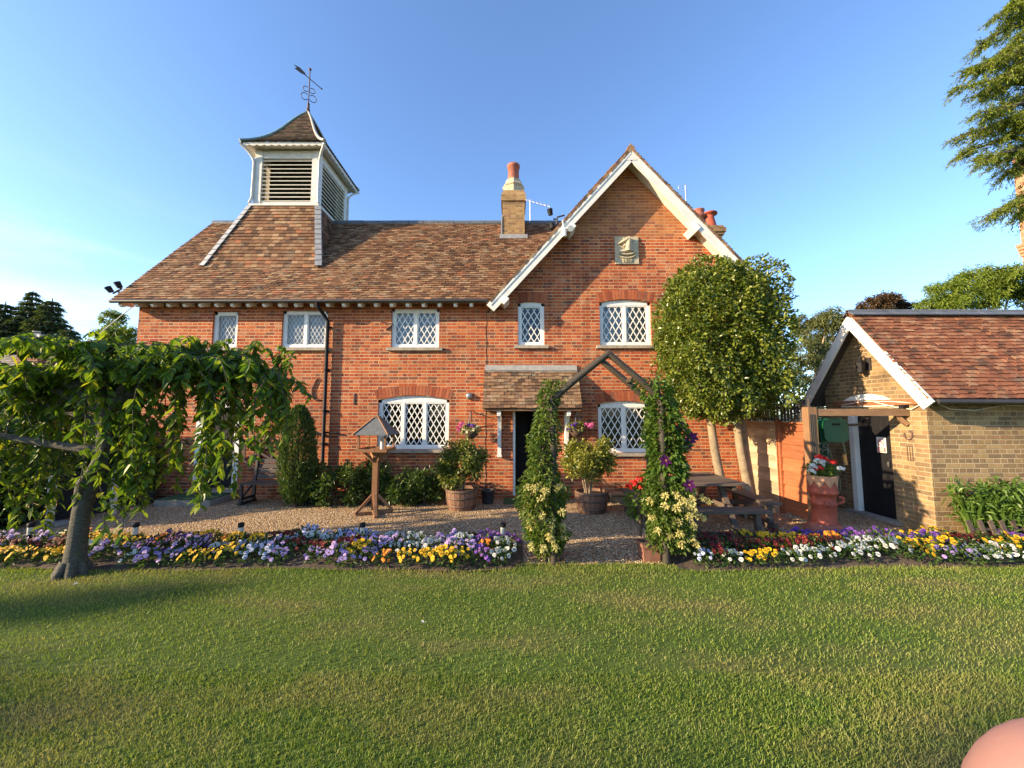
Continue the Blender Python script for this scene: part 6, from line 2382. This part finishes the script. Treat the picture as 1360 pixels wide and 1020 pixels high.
for (st_, md, e) in boughs:
    for q in range(52):
        t_ = .30 + .70 * random.random() ** .7
        p = (1 - t_) ** 2 * st_ + 2 * t_ * (1 - t_) * md + t_ * t_ * e + rng.normal(0, 1, 3) * np.array((.12, .30, .26)) * (1.15 - t_)
        ax = nrm(e - md)
        sd = nrm(np.cross(ax, (0, 0, 1)))
        d = nrm(ax * random.uniform(.3, 1) + sd * random.uniform(-1, 1) + np.array((0, 0, random.uniform(-.5, .45))))
        ln = random.uniform(.25, .75) * (1.1 - .45 * t_)
        m_ = int(ln / .013)
        tt = rng.random(m_)[:, None]
        pp_ = p + d * tt * ln + np.array((0, 0, -1.)) * (tt ** 2) * ln * .35 + rng.normal(0, .035, (m_, 3))
        tb.tube([p, p + d * ln * .6 + np.array((0, 0, -.08 * ln)), p + d * ln + np.array((0, 0, -.35 * ln))], [.012, .008, .003], 3, cap=False)
        b.leaves(pp_, d + rng.normal(0, .6, (m_, 3)) + np.array((0, 0, -.15)), rng.uniform(.06, .13, m_), rng.uniform(.02, .034, m_), curl=.15)
tb.build('twigs', BARKD, cd)
b.build('crown', LCEDAR, cd)

# brick chimney stack seen through the cedar
b = MB()
p0, p1 = at(1352, 335, 17.95) + np.array((.12, 0, 0)), at(1351, 205, 17.5)
b.box((p0[0], 16.9, -.1), (p0[0] + 1.6, 17.9, p0[2] - .25))
for k in range(4):
    b.box((p0[0] - .05 * (k + 1), 16.9 - .05 * (k + 1), p0[2] - .245 + .15 * k), (p0[0] + 1.6, 17.95, p0[2] - .10 + .15 * k - .004))
b.box((p0[0] + .03, 17.0, p0[2] + .36), (p0[0] + 1.5, 17.9, p1[2]))
ORB = brick('orange_stack_brick', [(.46, .20, .10), (.52, .25, .13), (.40, .16, .08)], (.5, .4, .3), dirt=.2)
tag(b.build('brick_chimney', ORB), 'tall orange brick chimney stack half hidden by the cedar boughs', 'chimney')

# firs behind the cottage on the left
def fir(label, x, y, h, r, n):
    o = thing('fir_tree', (x, y, 0), label, 'fir tree', 'dark firs behind the cottage')
    b = MB()
    b.tube([(x, y, -.2), (x, y, h * .5), (x, y, h)], [.3, .2, .02], 8)
    lf2 = MB()
    z = h * .12
    while z < h - .15:
        k = (1 - z / h)
        R = r * k ** .7 * random.uniform(.75, 1.2)
        nb = 9
        a0 = random.random() * 6
        for j in range(nb):
            a = a0 + j * 2 * math.pi / nb + random.uniform(-.3, .3)
            Rj = R * random.uniform(.7, 1.15)
            d = np.array((math.cos(a), math.sin(a), 0))
            s0 = np.array((x, y, z))
            tip_ = s0 + d * Rj + np.array((0, 0, -.22 * Rj + .1))
            b.tube([s0, s0 + d * Rj * .5 + np.array((0, 0, .06)), tip_], [.035, .02, .006], 4, cap=False)
            m_ = max(14, int(n * Rj / (r * 38)))
            t_ = rng.random(m_) ** .75
            sd = np.cross(d, (0, 0, 1.))
            wv_ = (rng.random(m_) - .5) * (1 - t_ * .75) * Rj * .75
            p = s0 + d * (t_ * Rj)[:, None] + sd * wv_[:, None] + np.array((0, 0, 1.)) * (-.12 * t_ ** 2 * Rj - np.abs(wv_) * .3 + rng.normal(0, .04, m_))[:, None]
            lf2.leaves(p, d + sd * np.sign(wv_)[:, None] * .8 + rng.normal(0, .3, (m_, 3)) + np.array((0, 0, -.3)), rng.uniform(.14, .34, m_), rng.uniform(.04, .08, m_), curl=.3)
        z += h * .026 + .07
    b.build('trunk', BARKD, o)
    lf2.build('crown', LFIR, o)


for (px, py, Y, r_, n_, lb) in ((8, 400, 23, 3.0, 9000, 'dark fir at the far left edge behind the cottage'), (44, 386, 23.5, 3.0, 9000, 'tallest dark fir straight above the cottage chimney'), (70, 396, 22, 2.8, 9000, 'second dark fir, just right of the cottage chimney'),
                            (94, 432, 21.5, 2.2, 6500, 'lower fir with spreading boughs at the right end of the group'), (-30, 395, 24, 3.0, 6000, 'fir cut off by the left photo edge')):
    p = at(px, py, Y)
    fir(lb, p[0], Y, p[2], r_, n_)
leafy_tree('slender light green tree between the firs and the house', (-19.3, 18, 0), 3.6, blobs([(150, 425, 15), (152, 445, 18), (140, 460, 18), (165, 455, 17), (130, 470, 14), (172, 440, 10), (150, 480, 20)], 18), 15000, .10, .05, LASH, BARKD, .14, name='young_tree')
hedge('dim shrubbery filling the skyline below the firs', [(-24, 19, 1.6, 4.5, .9, 1.9), (-34, 19, 1.6, 5, .9, 1.9)], 9000, L=.22, name='hedge')

# trees outside the picture, up-sun on the left: they shade the lawn
sa, ca_ = math.sin(SUN_AZ), math.cos(SUN_AZ)


def upsun(T, s_):
    return np.array((sa * T + ca_ * s_, ca_ * T - sa * s_, 0.))


for i, (T, s_, h, R, n_, nc_, z0_, lb) in enumerate(((46, 4.2, 14.4, 1.2, 700, 16, 3.0, 'slim tall tree'), (44, 2.2, 15.6, 1.9, 750, 18, 3.0, 'tall spreading tree'), (47, -.6, 15.6, 1.8, 900, 18, 4.0, 'open crowned tree'),
                                                   (50, -4.2, 15.2, 2.2, 900, 16, 4.0, 'broad tree'), (43, 5.2, 12.8,   .8, 600, 10, 3.0, 'younger tree'), (15.5, 8.9, 4.0, 1.2, 3000, 9, .8, 'bushy low tree'))):
    b_ = upsun(T, s_)
    cl = []
    for k in range(nc_):
        z = z0_ + (h - R * .4 - z0_) * (k + random.random()) / nc_
        cl.append((b_[0] + random.uniform(-1, 1) * R, b_[1] + random.uniform(-1, 1) * R * .8, z, R * random.uniform(.40, .62)))
    leafy_tree(lb + ' far left of the lawn, outside the picture, shading the grass', b_, h * .45, cl, n_, .34, .22, LBUSH, BARKD, .16, name='shade_tree')
# petals dropped on the grass
for (px, py, lb) in ((100, 776, 'white petal lying on the grass beside the cherry trunk'), (562, 827, 'small white petal lying on the open lawn below the bird table')):
    v = (510 - py) / F_PX
    dz, dy = math.sin(PITCH) + v * math.cos(PITCH), math.cos(PITCH) - v * math.sin(PITCH)
    q = at(px, py, dy * (.06 - EYE) / dz)
    b = MB()
    b.leaves(np.repeat(q[None], 3, 0), np.array([[1, .2, .3], [-.5, .6, .4], [-.2, -.9, .3]]), .03, .022, curl=.1)
    tag(b.build('petal', PET['white']), lb, 'petal')

# the photographer's hand: one fingertip reaches into the lower right corner
hand_tip = at(1284, 1036, .045)
hv, he, hr_ = [], [], []


def chain(start, pts, rad):
    k0 = start
    for p_, r_ in zip(pts, rad):
        hv.append(hand_tip + np.array(p_))
        hr_.append(r_)
        if k0 is not None:
            he.append((k0, len(hv) - 1))
        k0 = len(hv) - 1
    return k0


palm = chain(None, [(.100, -.105, -.045)], [.021])
k_ = chain(palm, [(.075, -.062, -.030), (.048, -.030, -.022), (.022, -.010, -.012), (0, 0, 0)], [.015, .014, .0155, .0165])
k_ = chain(palm, [(.092, -.062, -.058), (.068, -.030, -.062), (.050, -.045, -.070), (.056, -.062, -.072)], [.012, .0095, .009, .0085])
k_ = chain(palm, [(.110, -.068, -.074), (.090, -.036, -.084), (.072, -.050, -.090), (.078, -.066, -.091)], [.012, .009, .0085, .008])
k_ = chain(palm, [(.128, -.080, -.086), (.112, -.054, -.098), (.096, -.064, -.103), (.100, -.078, -.104)], [.011, .008, .0075, .007])
k_ = chain(palm, [(.078, -.110, -.030), (.056, -.100, -.012), (.040, -.088, -.004)], [.013, .0105, .009])
k_ = chain(palm, [(.125, -.160, -.080), (.150, -.230, -.130), (.20, -.36, -.22)], [.021, .026, .034])
me = bpy.data.meshes.new('person')
ctr_ = np.array(hv[0])
me.from_pydata([tuple(p_ - ctr_) for p_ in hv], he, [])
me.update()
po = bpy.data.objects.new('person', me)
COL.objects.link(po)
po.location = ctr_
sk_ = po.modifiers.new('skin', 'SKIN')
sk_.use_smooth_shade = True
for q, r_ in zip(me.skin_vertices[0].data, hr_):
    q.radius = (r_, r_)
me.skin_vertices[0].data[0].use_root = True
po.modifiers.new('smooth', 'SUBSURF').levels = 3
po.modifiers['smooth'].render_levels = 3
me.materials.append(SKIN)
tag(po, 'pink fingertip of the photographer at the lower right corner', 'person')
